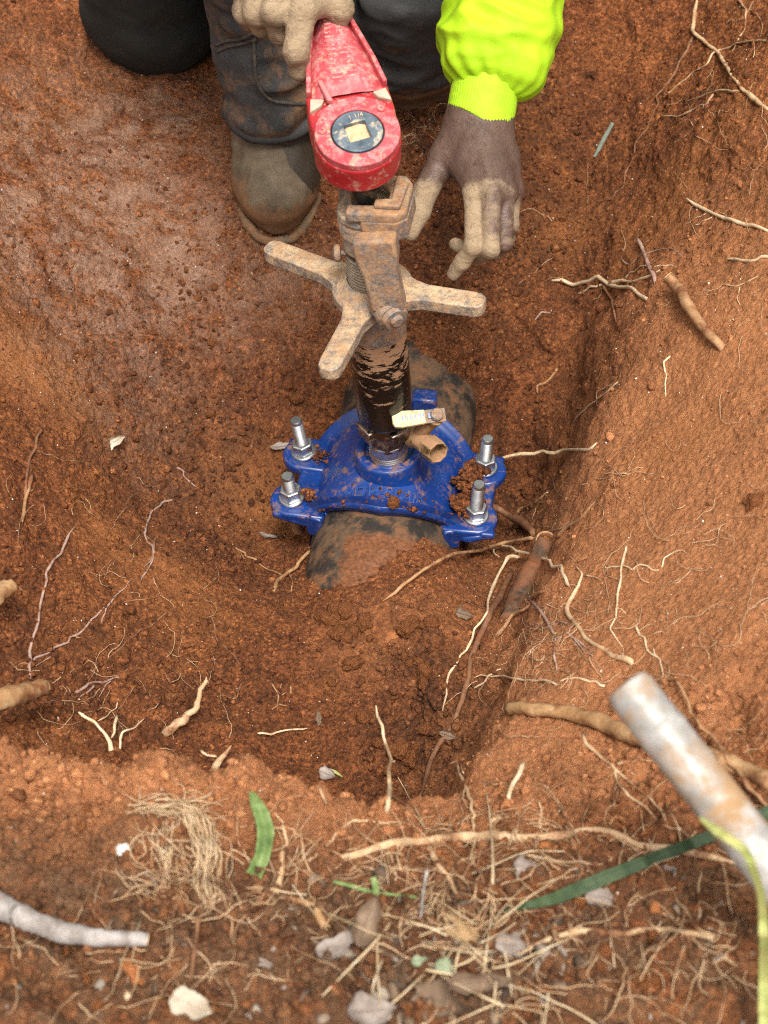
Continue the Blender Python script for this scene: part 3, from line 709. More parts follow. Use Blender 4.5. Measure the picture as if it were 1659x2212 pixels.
stud(*LUG[(-1, -1)], .043, (-.10, -.02)); stud(*LUG[(-1, 1)], .058, (-.14, .02)); stud(*LUG[(1, -1)], .060, (.03, -.02)); stud(*LUG[(1, 1)], .052, (.03, .05))
# raised maker's lettering on the front of the shell
def text_mesh(s, size, depth):
    cu = bpy.data.curves.new("lettering", 'FONT'); cu.body = s; cu.size = size; cu.extrude = depth; cu.align_x = 'CENTER'; cu.align_y = 'CENTER'
    cu.resolution_u = 2
    ob = bpy.data.objects.new("lettering_source", cu); COL.objects.link(ob); dg = bpy.context.evaluated_depsgraph_get()
    me = bpy.data.meshes.new_from_object(ob.evaluated_get(dg)); bpy.data.objects.remove(ob); bpy.data.curves.remove(cu)
    return me
me = text_mesh("SMITH-BLAIR", .0185, .0017)
n = len(me.vertices); co = np.empty(n * 3); me.vertices.foreach_get('co', co); co = co.reshape(-1, 3)
a = (co[:, 0] - .004) / .106; s = -.052 + co[:, 1]; rr = PR + .002 + .0135 + .013 * np.exp(-((s / .050) ** 2) - (a / .50) ** 2 * 1.1) + .0002 + co[:, 2]
P = SO + AX[None] * s[:, None] + (CX[None] * np.sin(a)[:, None] + UP[None] * np.cos(a)[:, None]) * rr[:, None]
me.vertices.foreach_set('co', P.ravel().astype(np.float32)); me.update()
me.materials.clear(); local(link("raised_lettering", me, simple("glint_blue_lettering", [(.35, (.007, .042, .20)), (.65, (.028, .080, .27))], 120, .3, spec=.6)), sad)  # lighter blue puts the glints on the letters into their colour

# ------------------------------------------------------------------ drilling machine standing on the boss
TB = np.array([.0013, 0, .1269])
def ah(z): return TB + TL * (z - .1269) / TL[2]                   # point on the tool axis at height z
tool = thing("tapping_machine", "clay-coated hand drilling machine standing upright on the blue saddle", "drilling machine", TB)
XR = unit(np.array([1, 0, 0]) - TL[0] * TL); YB = np.cross(TL, XR)
mb = MB(); lathe(mb, ah(.124), TL, [(.0215, 0), (.0215, .030), (.0225, .034)], 36)
for i in range(3): lathe(mb, ah(.134 + i * .003), TL, [(.0216, 0), (.0224, .0012), (.0216, .0024)], 36, cap=False)
mb.build("threaded_nipple", M_ZINC, tool)
mb = MB(); lathe(mb, ah(.150), TL, [(.0205, 0), (.0232, .004), (.0238, .026), (.0275, .030), (.0275, .042), (.0245, .046)], 8, x=XR)
mb.build("connector_nut", M_STEEL, tool, smooth=False, bevel=.0016)
mb = MB()
for i in range(4):
    a = math.pi / 2 * i + .6; d = XR * math.cos(a) + YB * math.sin(a); box(mb, ah(.184) + d * .0265, np.cross(TL, d), d, TL, .024, .010, .017)
mb.build("connector_lug", M_STEEL, tool, bevel=.002)
mb = MB(); lathe(mb, ah(.194), TL, [(.026, 0), (.0295, .003), (.0312, .008), (.0320, .06), (.0320, .140), (.030, .142)], 72)
mb.build("barrel", M_BARREL, tool)
mb = MB(); lathe(mb, ah(.335), TL, [(.0330, 0), (.0335, .004), (.0335, .030), (.031, .046)], 60); mb.build("barrel_collar", M_CLAYED, tool, bevel=.001)
# bleed valve: a ball valve standing off the connector
v0 = Py(868, 920, .012); v1 = Pz(944, 976, .186); vd = unit(v1 - v0); vl = np.linalg.norm(v1 - v0)
mb = MB(); lathe(mb, v0 - vd * .014, vd, [(.0095, 0), (.0095, .016), (.0130, .017), (.0130, .024), (.0110, .026), (.0140, .034), (.0150, .044), (.0115, .052), (.0116, vl - .002)], 36)
valve = mb.build("bleed_valve", M_BRASS, tool)
mb = MB(); lathe(mb, v0, vd, [(.0112, vl - .018), (.0140, vl - .017), (.0140, vl - .001), (.0132, vl + .003), (.0108, vl + .003), (.0104, vl - .001), (.0100, vl - .018), (0, vl - .018)], 8, cap=False)
c = mb.build("valve_outlet", M_BRASS, bevel=.0008); c.parent = valve
vc = v0 + vd * (.42 * vl); hp0 = Pz(943, 898, .222); hp1 = Pz(847, 909, .222); vu = unit(hp0 - vc); sl = np.linalg.norm(hp0 - vc)
mb = MB(); lathe(mb, vc, vu, [(.0085, 0), (.0085, sl - .010), (.0100, sl - .009), (.0100, sl - .004), (.0060, sl - .003), (.0060, sl - .001)], 20)
c = mb.build("valve_stem", M_BRASS, bevel=.0006); c.parent = valve
hx = unit(hp1 - hp0); hn = np.array([.05, -.42, .9]); hn = unit(hn - np.dot(hn, hx) * hx); hy = np.cross(hn, hx); hl = np.linalg.norm(hp1 - hp0)
mb = MB(); prism(mb, [(-.010, -.008), (.016, -.008), (.016, .008), (-.010, .008)], hp0, hx, hy, hn, -.0012, .0012)
c = mb.build("lever_plate", M_CLAYED, bevel=.0005); c.parent = valve
mb = MB(); lathe(mb, hp0, hn, [(.0075, .0014), (.0075, .006), (.006, .0075), (0, .0078)], 18, cap=False); c = mb.build("lever_screw", M_CLAYED); c.parent = valve
mb = MB(); prism(mb, [(.013, -.0080), (hl - .010, -.0098), (hl - .002, -.0085), (hl, -.004), (hl, .004), (hl - .002, .0085), (hl - .010, .0098), (.013, .0080)], hp0, hx, hy, hn, -.0030, .0035)
c = mb.build("lever_grip", M_CREAM, bevel=.0014, seg=3); c.parent = valve
mb = MB()
for i in range(9):
    q = hl - .013 - i * .0029; wv = .0055 if i % 3 else .0062
    prism(mb, [(q, -.0035), (q + .0012, -.0035), (q + .0028, -.0035 + wv), (q + .0016, -.0035 + wv)], hp0 + hn * .0036, hx, hy, hn, 0, .00025)
prism(mb, [(hl - .044, -.002), (hl - .0405, -.0035), (hl - .040, .003), (hl - .046, .0035)], hp0 + hn * .0036, hx, hy, hn, 0, .00025)
c = mb.build("worn_blue_print", M_INK, smooth=False); c.parent = valve
# handwheel with three long spokes
HC = ah(.393); HZ = TL
hw = None
mb = MB(); lathe(mb, HC - TL * .014, TL, [(.038, 0), (.043, .005), (.043, .016), (.038, .020), (.031, .026), (.027, .030), (.0255, .028), (.0255, 0)], 60)
hw = mb.build("handwheel", M_DUSTY, tool, bevel=.001)
for (tu, tv), wd in (((574, 522), .024), ((1048, 668), .024), ((704, 800), .024)):
    tip = Pz(tu, tv, HC[2]); d = tip - HC; d = d - np.dot(d, TL) * TL; L = np.linalg.norm(d); d /= L; s = np.cross(TL, d)
    poly = [(.030, -.024), (.044, -.0165), (.058, -.0125), (L - .012, -wd / 2), (L - .005, -wd / 2 + .0015), (L, -wd / 4), (L, wd / 4), (L - .005, wd / 2 - .0015), (L - .012, wd / 2), (.058, .0125), (.044, .0165), (.030, .024)]
    mb = MB(); prism(mb, poly, HC, d, s, TL, -.0115, .0045); c = mb.build("spoke", M_DUSTY, bevel=.0020, seg=3); c.parent = hw
# feed screw, thread and thrust collar
mb = MB(); prof = [(.0242, .0)]; h = .0
while h < .060: prof += [(.0222, h + .0020), (.0222, h + .0040)]; h += .0040
prof += [(.0240, .062), (.0240, .085)]
lathe(mb, ah(.386), TL, prof, 64); fsw = mb.build("feed_screw", simple("dark_groove", [(.3, (.05, .03, .018)), (.7, (.12, .07, .04))], 50, .8), tool)  # core coloured darker than the rings so the thread reads
mb = MB(); h = .0
while h < .060: lathe(mb, ah(.386 + h), TL, [(.0218, .0), (.0250, .0006), (.0252, .0012), (.0250, .0019), (.0218, .0025)], 64, cap=False); h += .0040
c = mb.build("thread", simple("bright_thread_steel", [(.3, (.34, .27, .19)), (.7, (.54, .45, .33))], 50, .45, .4, bs=200, bst=.1)); c.parent = fsw
mb = MB(); lathe(mb, ah(.452), TL, [(.0245, 0), (.0262, .002), (.0262, .020), (.0255, .022), (.0285, .024), (.0290, .040), (.0275, .042), (.0275, .044), (.0290, .0455), (.0285, .050), (.020, .052)], 60)
mb.build("thrust_collar", M_DUSTY, tool)
mb = MB(); kc = ah(.448) - XR * .026 - YB * .006; lathe(mb, kc, -XR, [(.003, -.004), (.003, .002), (.0085, .003), (.0095, .006), (.0085, .009), (.004, .011)], 20)
mb.build("locking_knob", M_CLAYED, tool)
# yoke: a C-shaped block hooked under the spindle, with an arm down to a pivot eye
YC = ah(.512); ex, ey = XR, YB
rot = math.radians(-8); ex = unit(XR * math.cos(rot) + YB * math.sin(rot)); ey = np.cross(TL, ex)
C_ = [(-.014, -.031), (.036, -.032), (.046, -.024), (.048, .018), (.040, .030), (-.027, .030), (-.029, .0165), (.010, .0165)]
for t in np.linspace(math.pi / 2, -math.pi / 2, 9): C_.append((.010 + .0165 * math.cos(t), .0165 * math.sin(t)))
C_ += [(-.014, -.0165)]
C_ = [p for i, p in enumerate(C_) if i == 0 or math.dist(p, C_[i - 1]) > 1e-4]
mb = MB(); prism(mb, C_, YC, ex, ey, TL, -.005, .008)
yoke = mb.build("yoke", M_CLAYED, tool, bevel=.0030, seg=3)
mb = MB(); prism(mb, [(.014, -.024), (.040, -.024), (.044, .012), (.036, .024), (.030, .022), (.030, -.012), (.014, -.014)], YC, ex, ey, TL, .0075, .0135)
prism(mb, [(.000, -.0310), (.036, -.033), (.047, -.0245), (.049, .018), (.041, .0305), (.030, .031), (.0285, .012), (.0285, -.010), (.016, -.0185), (.002, -.0185)], YC, ex, ey, TL, -.026, -.002)
prism(mb, [(-.030, .018), (-.008, .018), (-.006, .031), (-.028, .031)], YC, ex, ey, TL, -.024, -.003)
c = mb.build("yoke_shoulder", M_CLAYED, bevel=.002, seg=3); c.parent = yoke
# arm
A0 = ah(.498) + ex * .0155 - ey * .0405; A1 = Py(843, 672, -.052); adir = unit(A1 - A0); AL = np.linalg.norm(A1 - A0)
an = unit(-ey - np.dot(-ey, adir) * adir); asx = np.cross(adir, an)
mb = MB()
prism(mb, [(-.022, -.002), (.022, -.002), (.0225, .022), (.0185, .040), (.0175, AL - .006), (-.0175, AL - .006), (-.0175, .035), (-.0215, .018)][::-1], A0, asx, adir, an, -.010, .010)
c = mb.build("yoke_arm", M_CLAYED, tool, bevel=.0035, seg=3)
ed = unit(an * .75 + asx * -.28 + adir * .0); ed = unit(np.array([.42, -.80, -.1]))
mb = MB(); lathe(mb, A1 - ed * .020, ed, [(.0150, 0), (.0172, .002), (.0172, .026), (.0160, .028)], 44); mb.build("pivot_eye", M_CLAYED, tool, bevel=.0008)
mb = MB(); lathe(mb, A1 - ed * .020, ed, [(.0146, .0275), (.0146, .031), (.0128, .0335), (.0075, .034), (.0070, .0365), (.0055, .038), (0, .038)], 40, cap=False); mb.build("pivot_pin", M_CLAYED, tool)
mb = MB(); lathe(mb, ah(.486), TL, [(.0130, 0), (.0130, .095)], 40); mb.build("spindle", simple("oily_dark_spindle", [(.3, (.012, .011, .010)), (.7, (.04, .036, .03))], 40, .3, .3, bs=100, bst=.2, layers=[((.34, .20, .10), .66, 30, 0, .9)]), tool)

# ------------------------------------------------------------------ red ratchet wrench on the square drive
RC = ah(.5955); HT = math.radians(13)
p2 = None
rz = unit(np.array([0, -math.sin(HT), math.cos(HT)]))
dv = Py(703, 0, .165) - RC; ry = unit(dv - np.dot(dv, rz) * rz); rx = np.cross(ry, rz)
rat = thing("ratchet_wrench", "scuffed red ratchet handle gripped in the bare hand", "ratchet wrench", RC)
R0 = .0425; HW = [(.030, .0425), (.055, .041), (.085, .036), (.115, .029), (.150, .0205), (.20, .0165), (.26, .015)]
out = [(R0 * math.cos(t), R0 * math.sin(t)) for t in np.linspace(math.radians(180 - 12), math.radians(360 + 12), 44)]
out = out + [(w, y) for y, w in HW] + [(-w, y) for y, w in HW[::-1]]
mb = MB(); prism(mb, out, RC, rx, ry, rz, -.040, -.0065)
body = mb.build("ratchet_head", M_REDSIDE, rat, bevel=.0035, seg=4)
# rims along both edges of the handle
for sgn in (-1, 1):
    mb = MB(); ring2 = [(sgn * (w - .0005), y) for y, w in HW[1:]] + [(sgn * (w - .0055), y) for y, w in HW[1:][::-1]]
    if sgn < 0: ring2 = ring2[::-1]
    prism(mb, ring2, RC, rx, ry, rz, -.010, .0030); c = mb.build("edge_rim", M_RED, rat, bevel=.0018, seg=3)
# swelling web of the handle with its worn cast relief
V, F = [], []; nU, nV = 24, 40
for k in range(nV + 1):
    y = .050 + .200 * k / nV; w = np.interp(y, [a for a, _ in HW], [b for _, b in HW]) - .0055
    for i in range(nU + 1):
        q = -1 + 2 * i / nU; z = -.0066 + .0135 * (1 - abs(q) ** 2.4) * np.clip((y - .048) / .012, 0, 1) ** .5 * np.interp(y, [.05, .1, .25], [.75, 1, .9])
        V.append(RC + rx * q * w + ry * y + rz * z)
V = np.array(V); V += rz * (.0007 * fbm(V * 90, 3))[:, None]
w_ = nU + 1
for k in range(nV):
    for i in range(nU): F.append((k * w_ + i, k * w_ + i + 1, (k + 1) * w_ + i + 1, (k + 1) * w_ + i))
MB().add(V, F).build("handle_web", M_RED, rat)
mb = MB()
for col, (xa, xb) in enumerate(((-.0135, -.003), (.000, .0105))):
    for i in range(15):
        y = .066 + i * .0056
        f = np.interp(y, [.05, .115, .15], [1, .8, .5]); xa2, xb2 = xa * f, xb * f
        for (p, q) in ((xa2, xa2 + (xb2 - xa2) * .45), (xa2 + (xb2 - xa2) * .55, xb2)) if (i + col) % 3 else ((xa2, xb2),):
            z0 = -.0066 + .0135 * np.interp(y, [.05, .06, .1, .25], [.6, .8, 1, .9]) - .0012
            prism(mb, [(p, y), (q, y - .0006), (q, y + .0016), (p, y + .0020)], RC, rx, ry, rz, z0 - .001, z0 + .0012)
mb.build("cast_relief", simple("worn_pink_relief", [(.3, (.55, .10, .10)), (.7, (.66, .32, .27))], 90, .5), rat, bevel=.0004)
for sgn in (-1, 1):                               # pale worn corners beside the cover
    mb = MB(); poly = [(sgn * .0405, .034), (sgn * .0375, .050), (sgn * .024, .047), (sgn * .028, .040)]
    if sgn < 0: poly = poly[::-1]
    prism(mb, poly, RC, rx, ry, rz, -.008, -.0012); mb.build("worn_corner", M_PALE, rat, bevel=.001)
mb = MB(); prism(mb, [(-.022, .040), (-.0165, .038), (-.0225, .066), (-.0275, .066)], RC, rx, ry, rz, -.002, .0055); mb.build("pawl_lever", simple("pink_red_lever", [(.3, (.55, .14, .14)), (.7, (.62, .20, .19))], 60, .5), rat, bevel=.0012)
cov = [(.0415 * math.cos(t), .0415 * math.sin(t)) for t in np.linspace(math.radians(180 - 38), math.radians(360 + 38), 48)] + [(.046 * math.cos(t), -.003 + .046 * math.sin(t)) for t in np.linspace(math.radians(42), math.radians(138), 22)]
hole = .0262
def ringprism(mb, outer, r, h0, h1, n=64):
    """plate with a round hole: resample the outline by angle"""
    oa = [math.atan2(b, a) % (2 * math.pi) for a, b in outer]; V = []; F = []
    order = sorted(range(len(outer)), key=lambda i: oa[i]); A = np.array([oa[i] for i in order]); Rr = np.array([math.hypot(*outer[i]) for i in order])
    for z in (h0, h1):
        for i in range(n):
            t = 2 * math.pi * i / n; q = np.interp(t, A, Rr, period=2 * math.pi)
            V.append(RC + (rx * math.cos(t) + ry * math.sin(t)) * q + rz * z)
        for i in range(n):
            t = 2 * math.pi * i / n; V.append(RC + (rx * math.cos(t) + ry * math.sin(t)) * r + rz * z)
    for i in range(n):
        j = (i + 1) % n
        F += [(2 * n + i, 2 * n + j, 3 * n + j, 3 * n + i), (i, n + i, n + j, j), (i, j, 2 * n + j, 2 * n + i), (n + i, 3 * n + i, 3 * n + j, n + j)]
    return mb.add(V, F)
mb = MB(); ringprism(mb, cov, hole, -.0075, .0012, 96); mb.build("cover_plate", M_RED, rat, bevel=.0012)
mb = MB(); lathe(mb, RC, rz, [(.0262, -.006), (.0262, -.0010), (.0248, -.0008), (.0246, -.006)], 72, cap=False); mb.build("seal_ring", M_GAP, rat)
sq = .0108; mb = MB()
tw = math.radians(8); qx = rx * math.cos(tw) + ry * math.sin(tw); qy = np.cross(rz, qx); V = []; F = []; n = 64
for z in (.0016, -.006):
    for i in range(n): t = 2 * math.pi * i / n; V.append(RC + (qx * math.cos(t) + qy * math.sin(t)) * .0247 + rz * z)
    for i in range(n):
        t = 2 * math.pi * i / n; m_ = max(abs(math.cos(t)), abs(math.sin(t))); V.append(RC + (qx * math.cos(t) + qy * math.sin(t)) * sq / m_ + rz * z)
for i in range(n):
    j = (i + 1) % n; F += [(i, j, n + j, n + i), (i, 2 * n + i, 2 * n + j, j), (n + i, n + j, 3 * n + j, 3 * n + i)]
mb.add(V, F); mb.build("drive_disc", M_BLUSTEEL, rat, bevel=.0006)
V = []; 
for i in range(17):
    for j in range(17):
        a, b = (i / 8 - 1) * sq, (j / 8 - 1) * sq; V.append(RC + qx * a + qy * b + rz * (-.0045 + .0016 * perlin(np.array([[a * 200, b * 200, 1.]]))[0] + .0014 * (1 - (a / sq) ** 2)))
MB().add(V, [(i * 17 + j, (i + 1) * 17 + j, (i + 1) * 17 + j + 1, i * 17 + j + 1) for i in range(16) for j in range(16)]).build("clay_in_socket", M_DIRTFILL, rat)
for a, b in ((-.0335, .0065), (.0275, .0225)):
    sc = RC + rx * a + ry * b; mb = MB(); lathe(mb, sc, rz, [(.0045, .0008), (.0045, .0024), (.0040, .0030), (.0012, .0030), (.0012, .0015), (0, .0015)], 24, cap=False); mb.build("cover_screw", M_RED, rat)
me = text_mesh("1 1/4", .0075, .0003); co = np.empty(len(me.vertices) * 3); me.vertices.foreach_get('co', co); co = co.reshape(-1, 3)
P = RC + qx[None] * (co[:, :1] + .004) + qy[None] * (co[:, 1:2] + .0175) + rz[None] * (co[:, 2:] + .0018)
me.vertices.foreach_set('co', P.ravel().astype(np.float32)); me.update(); me.materials.clear(); local(link("stamped_figures", me, M_PALE), rat)

# ------------------------------------------------------------------ the workers
def skin_material():
    t = NT("skin_with_dry_clay"); d = t.attr('dust')
    n = t.noise(70, 6, .65); f = t.rng(t.math('ADD', d, t.math('MULTIPLY', t.math('SUBTRACT', n, .5), 1.2)), .30, .78)
    sk = t.mix(t.noise(45, 5), (.066, .037, .026), (.145, .085, .062)); du = t.mix(t.noise(110, 6, .7), (.22, .15, .088), (.43, .315, .195))
    c = t.mix(f, sk, du)
    cr = t.voro(190, 'DISTANCE_TO_EDGE', co=t.scaled((1, 1, 2.2))); c = t.mix(t.rng(cr, 0, .08, .12, 0), c, (.10, .062, .04))
    ln = t.math('ABSOLUTE', t.math('SUBTRACT', t.noise(1, 3, .55, .8, t.scaled((42, 30, 170))), .5)); cz = t.rng(ln, 0, .022, .55, 0); c = t.mix(cz, c, t.mix(1., c, (.42, .36, .32), 'MULTIPLY'))
    c = t.mix(t.rng(t.noise(17, 6, .65), .45, .72, 0, .5), c, t.mix(1., c, (.55, .50, .46), 'MULTIPLY'))
    h = t.math('ADD', t.math('SUBTRACT', t.rng(cr, 0, .14, 0, 1), cz), t.noise(320, 5, .7)); nb = t.bump(h, .35, .0006)
    nb = t.bump(t.noise(1, 6, .65, .6, t.scaled((35, 35, 120))), .6, .0016, nb)
    t.b.inputs['Subsurface Weight'].default_value = 0
    return t.fin(c, t.mix(f, (.5, .5, .5), (.9, .9, .9)), 0, nb, .4)
M_SKIN = skin_material()
def denim(name, a, b, mudc, seam=True):
    t = NT(name); n = t.noise(18, 6, .6); c = t.mix(t.rng(n, .35, .65), a, b)
    wv = t.n('ShaderNodeTexWave', wave_type='BANDS', bands_direction='DIAGONAL'); t.l(t.co, wv.inputs[0]); wv.inputs['Scale'].default_value = 260; wv.inputs['Distortion'].default_value = .6; wv.inputs['Detail'].default_value = 2
    c = t.mix(t.math('MULTIPLY', wv.outputs[1], .35), c, tuple(min(1, q * 2.6) for q in b))
    m = t.attr('mud'); f = t.math('ADD', m, t.math('MULTIPLY', t.math('SUBTRACT', t.noise(34, 8, .72, .3), .5), 1.5))
    f = t.rng(f, .42, .70); c = t.mix(f, c, t.mix(t.noise(90, 5), mudc, tuple(q * 1.9 for q in mudc)))
    sp = t.rng(t.noise(330, 3, .6), .68, .74); c = t.mix(t.math('MULTIPLY', sp, .55), c, (.42, .24, .12))
    return t.fin(c, .9, 0, t.bump(t.math('ADD', t.noise(120, 7, .7), t.math('MULTIPLY', wv.outputs[1], .25)), .4, .0016), .25)
M_DENIM = denim("navy_work_trousers", (.020, .0195, .019), (.048, .0465, .045), (.125, .072, .040))
M_DARKCLOTH = denim("dark_grey_trousers", (.013, .015, .014), (.028, .031, .028), (.028, .024, .018))
def hivis():
    t = NT("fluorescent_fabric"); n = t.noise(26, 5)
    c = t.mix(t.rng(n, .35, .7), (.33, .56, .010), (.43, .67, .014))
    c = t.mix(t.rng(t.noise(60, 6, .7), .66, .80, 0, .35), c, (.42, .46, .05))
    c = t.mix(t.rng(t.noise(13, 8, .72, .5), .60, .80, 0, .45), c, (.34, .24, .06))
    return t.fin(c, .7, 0, t.bump(t.math('ADD', t.noise(55, 5, .6), t.math('MULTIPLY', t.noise(700, 2), .3)), .4, .002), .3)
M_HIVIS = hivis()
M_CUFF = simple("ribbed_fluorescent_cuff", [(.35, (.32, .55, .009)), (.7, (.42, .66, .013))], 40, .75, bs=260, bst=.3)
def boot_mat():
    t = NT("muddy_rubber_boot"); n = t.noise(30, 7, .65, .2)
    c = t.ramp(n, [(.3, (.085, .058, .034)), (.5, (.135, .098, .060)), (.72, (.22, .16, .10))])
    w = t.attr('wetmud'); w = t.rng(t.math('ADD', w, t.math('MULTIPLY', t.math('SUBTRACT', t.noise(45, 6, .7), .5), .25)), .46, .52)
    c = t.mix(w, c, t.mix(t.noise(80, 5), (.028, .020, .013), (.055, .038, .024)))
    m = t.attr('mud'); f = t.rng(t.math('ADD', m, t.math('MULTIPLY', t.math('SUBTRACT', t.noise(48, 8, .75, .3), .5), 1.9)), .45, .72)
    c = t.mix(f, c, t.mix(t.noise(120, 5), (.13, .062, .028), (.27, .145, .07)))
    return t.fin(c, t.mix(w, (.75, .75, .75), (.5, .5, .5)), 0, t.bump(t.noise(130, 8, .7), .45, .0018), .35)
M_BOOT = boot_mat()

def blob_obj(name, V, Q, m, parent, attrs=None):
    me = mesh_np(name, V, Q)
    for k, a in (attrs or {}).items(): fattr(me, k, a)
    return local(link(name, me, m), parent)
def lerp(a, b, t): return np.asarray(a) * (1 - t) + np.asarray(b) * t
def seg_t(V, a, b):
    a = np.asarray(a); d = np.asarray(b) - a; return np.clip(((V - a) @ d) / (d @ d), -1, 2)
def dist_chain(V, P):
    out = np.full(len(V), 9.)
    for a, b in zip(P[:-1], P[1:]):
        t = np.clip(seg_t(V, a, b), 0, 1)[:, None]; out = np.minimum(out, np.linalg.norm(V - (np.asarray(a) + t * (np.asarray(b) - np.asarray(a))), axis=1))
    return out
def sstep(x, a, b):
    t = np.clip((x - a) / (b - a), 0, 1); return t * t * (3 - 2 * t)
def bbox(P, m):
    P = np.array(P); return P.min(0) - m, P.max(0) + m
def merge(parts):
    V = []; Q = []; o = 0
    for v, q in parts: V.append(v); Q.append(q + o); o += len(v)
    return np.vstack(V), np.vstack(Q)

w1 = thing("person", "worker in fluorescent yellow-green sleeve and dark muddy jeans crouching over the pipe", "person", (-.03, .72, .14), "workers kneeling in the pit")
# --- the free hand, hanging beside the machine
W = Pd(1036, 262, 1.99); EL = Pd(1097, -230, 2.08); SH = np.array([.20, .60, .88])
MC = dict(i=Pd(1026, 424, 1.932), m=Pd(1062, 416, 1.922), r=Pd(1091, 418, 1.936), p=Pd(1108, 415, 1.960))
FI = [MC['i'], Pd(1022, 533, 1.903), Pd(999, 566, 1.915), Pd(979, 592, 1.927)]
FM = [MC['m'], Pd(1060, 538, 1.898), Pd(1034, 552, 1.932), Pd(984, 528, 1.958)]
FR = [MC['r'], Pd(1089, 526, 1.922), Pd(1073, 545, 1.948), Pd(1050, 540, 1.972)]
FP = [MC['p'], Pd(1104, 486, 1.950), Pd(1097, 516, 1.968), Pd(1082, 518, 1.985)]
TH = [Pd(962, 338, 1.978), Pd(920, 412, 1.962), Pd(905, 460, 1.952), Pd(888, 503, 1.948)]
b = Blob(*bbox([W, EL] + FI + FM + FR + FP + TH, .045), .0019)
wa = [Pd(u, 268, dd) for u, dd in ((1008, 1.985), (1028, 1.977), (1048, 1.980), (1064, 1.992))]
b.cone(W, EL, .0285, .042, .01).cone(lerp(W, EL, .0) + _r * .012, EL, .024, .03, .01).cone(W - _r * .012, EL, .024, .03, .01)
for k, q in zip('imrp', wa): b.cone(q, MC[k], .0185, .0128, .014)
b.cone(lerp(wa[0], MC['i'], .45), lerp(wa[3], MC['p'], .5), .017, .016, .014)
b.cone(TH[0], lerp(MC['i'], wa[0], .25), .013, .011, .016).cone(wa[0], TH[0], .020, .0165, .014)
for P, R in ((FI, (.0114, .0096, .0086, .0070)), (FM, (.0112, .0094, .0086, .0074)), (FR, (.0106, .0088, .0080, .0070)), (FP, (.0096, .0080, .0072, .0063))):
    b.chain(P, R, .0035)
    for j, rr in ((0, R[0] * .80), (1, R[1] * .92)): b.cone(P[j] - ray(1040, 430) * R[j] * .38, P[j] - ray(1040, 430) * R[j] * .38 + [0, 0, .001], rr, rr, .004)
b.chain(TH, (.0168, .0132, .0118, .0090), .005)
for k, q in zip('imrp', wa): b.cone(lerp(q, MC[k], .35) - ray(1040, 350) * .0145, MC[k] - ray(1040, 430) * .0085, .0032, .0042, .005)
b.cone(lerp(FI[3], FI[2], .3) - _u * -.004, FI[3], .006, .0062, .003)
V, Q = b.surface(); V = relax(V, Q, 2); Nn = vnormals(V, Q)
along = seg_t(V, W, lerp(MC['i'], MC['r'], .5))
V = V + Nn * (.0006 * fbm(V * 90, 3) + .0007 * np.sin(np.clip(perlin(V * 55) * 9 + (V @ unit(FI[1] - FI[0])) * 900, -1e6, 1e6)) * np.exp(-(np.minimum.reduce([np.linalg.norm(V - P[1], axis=1) for P in (FI, FM, FR, FP)] + [np.linalg.norm(V - TH[2], axis=1)]) / .010) ** 2))[:, None]
dust = sstep(along, .86, 1.02) * .75 + .9 * sstep(dist_chain(V, TH[1:]) * -1, -.03, -.012) + .35 * np.exp(-(dist_chain(V, [MC['i'], FI[1], FI[2], FI[3]]) / .02) ** 2)
dust -= .55 * np.exp(-(dist_chain(V, FR[:2]) / .016) ** 2) + .45 * np.exp(-(dist_chain(V, [lerp(FM[0], FM[1], .1), lerp(FM[0], FM[1], .7)]) / .013) ** 2) + .3 * np.exp(-(dist_chain(V, [lerp(MC['m'], FP[0], .0), FP[0]]) / .014) ** 2)
hand_l = (V, Q, np.clip(dust, 0, 1) * sstep(along, .55, .8))
# --- the hand round the ratchet handle
W2 = Pd(598, -115, 1.925); EL2 = np.array([-.27, .43, .76]); SH2 = np.array([-.17, .62, .92])
M2 = dict(i=Pd(652, 22, 1.838), m=Pd(596, 24, 1.842), r=Pd(556, 26, 1.858), p=Pd(533, 24, 1.882))
GI = [M2['i'], Pd(640, 112, 1.826), Pd(648, 150, 1.842), Pd(668, 165, 1.872)]
GM = [M2['m'], Pd(606, 72, 1.866), Pd(640, 84, 1.900), Pd(676, 78, 1.912)]
GR = [M2['r'], Pd(566, 56, 1.885), Pd(610, 62, 1.915), Pd(655, 50, 1.925)]
GP = [M2['p'], Pd(540, 46, 1.905), Pd(580, 44, 1.932), Pd(620, 30, 1.940)]
GT = [Pd(712, -70, 1.895), Pd(726, -22, 1.870), Pd(735, 20, 1.862), Pd(731, 56, 1.874)]
b = Blob(*bbox([W2, lerp(W2, EL2, .35)] + GI + GM + GR + GP + GT, .045), .0019)
b.cone(W2, EL2, .030, .040, .01).cone(W2 + _r * .014, EL2, .024, .03, .01).cone(W2 - _r * .014, EL2, .024, .03, .01)
wb = [Pd(u, -105, dd) for u, dd in ((632, 1.905), (604, 1.900), (580, 1.91), (562, 1.925))]
for k, q in zip('imrp', wb): b.cone(q, M2[k], .019, .0150, .009)
b.cone(lerp(wb[0], M2['i'], .4), lerp(wb[3], M2['p'], .4), .017, .016, .016).cone(wb[0], GT[0], .022, .018, .016).cone(GT[1], lerp(M2['i'], wb[0], .3), .013, .014, .016)
b.cone(lerp(M2['i'], GT[1], .15), lerp(M2['i'], GT[1], .75) - _u * .01, .013, .0115, .012)
for P, R in ((GI, (.0150, .0122, .0112, .0095)), (GM, (.0140, .0112, .0098, .0085)), (GR, (.0128, .0105, .0092, .008)), (GP, (.0115, .0095, .0084, .0072))):
    b.chain(P, R, .004)
    for j, rr in ((0, R[0] * .86), (1, R[1] * .96)): b.cone(P[j] - ray(620, 40) * R[j] * .36, P[j] - ray(620, 40) * R[j] * .36 + [0, 0, .001], rr, rr, .006)
b.chain(GT, (.018, .0140, .0128, .0098), .006)
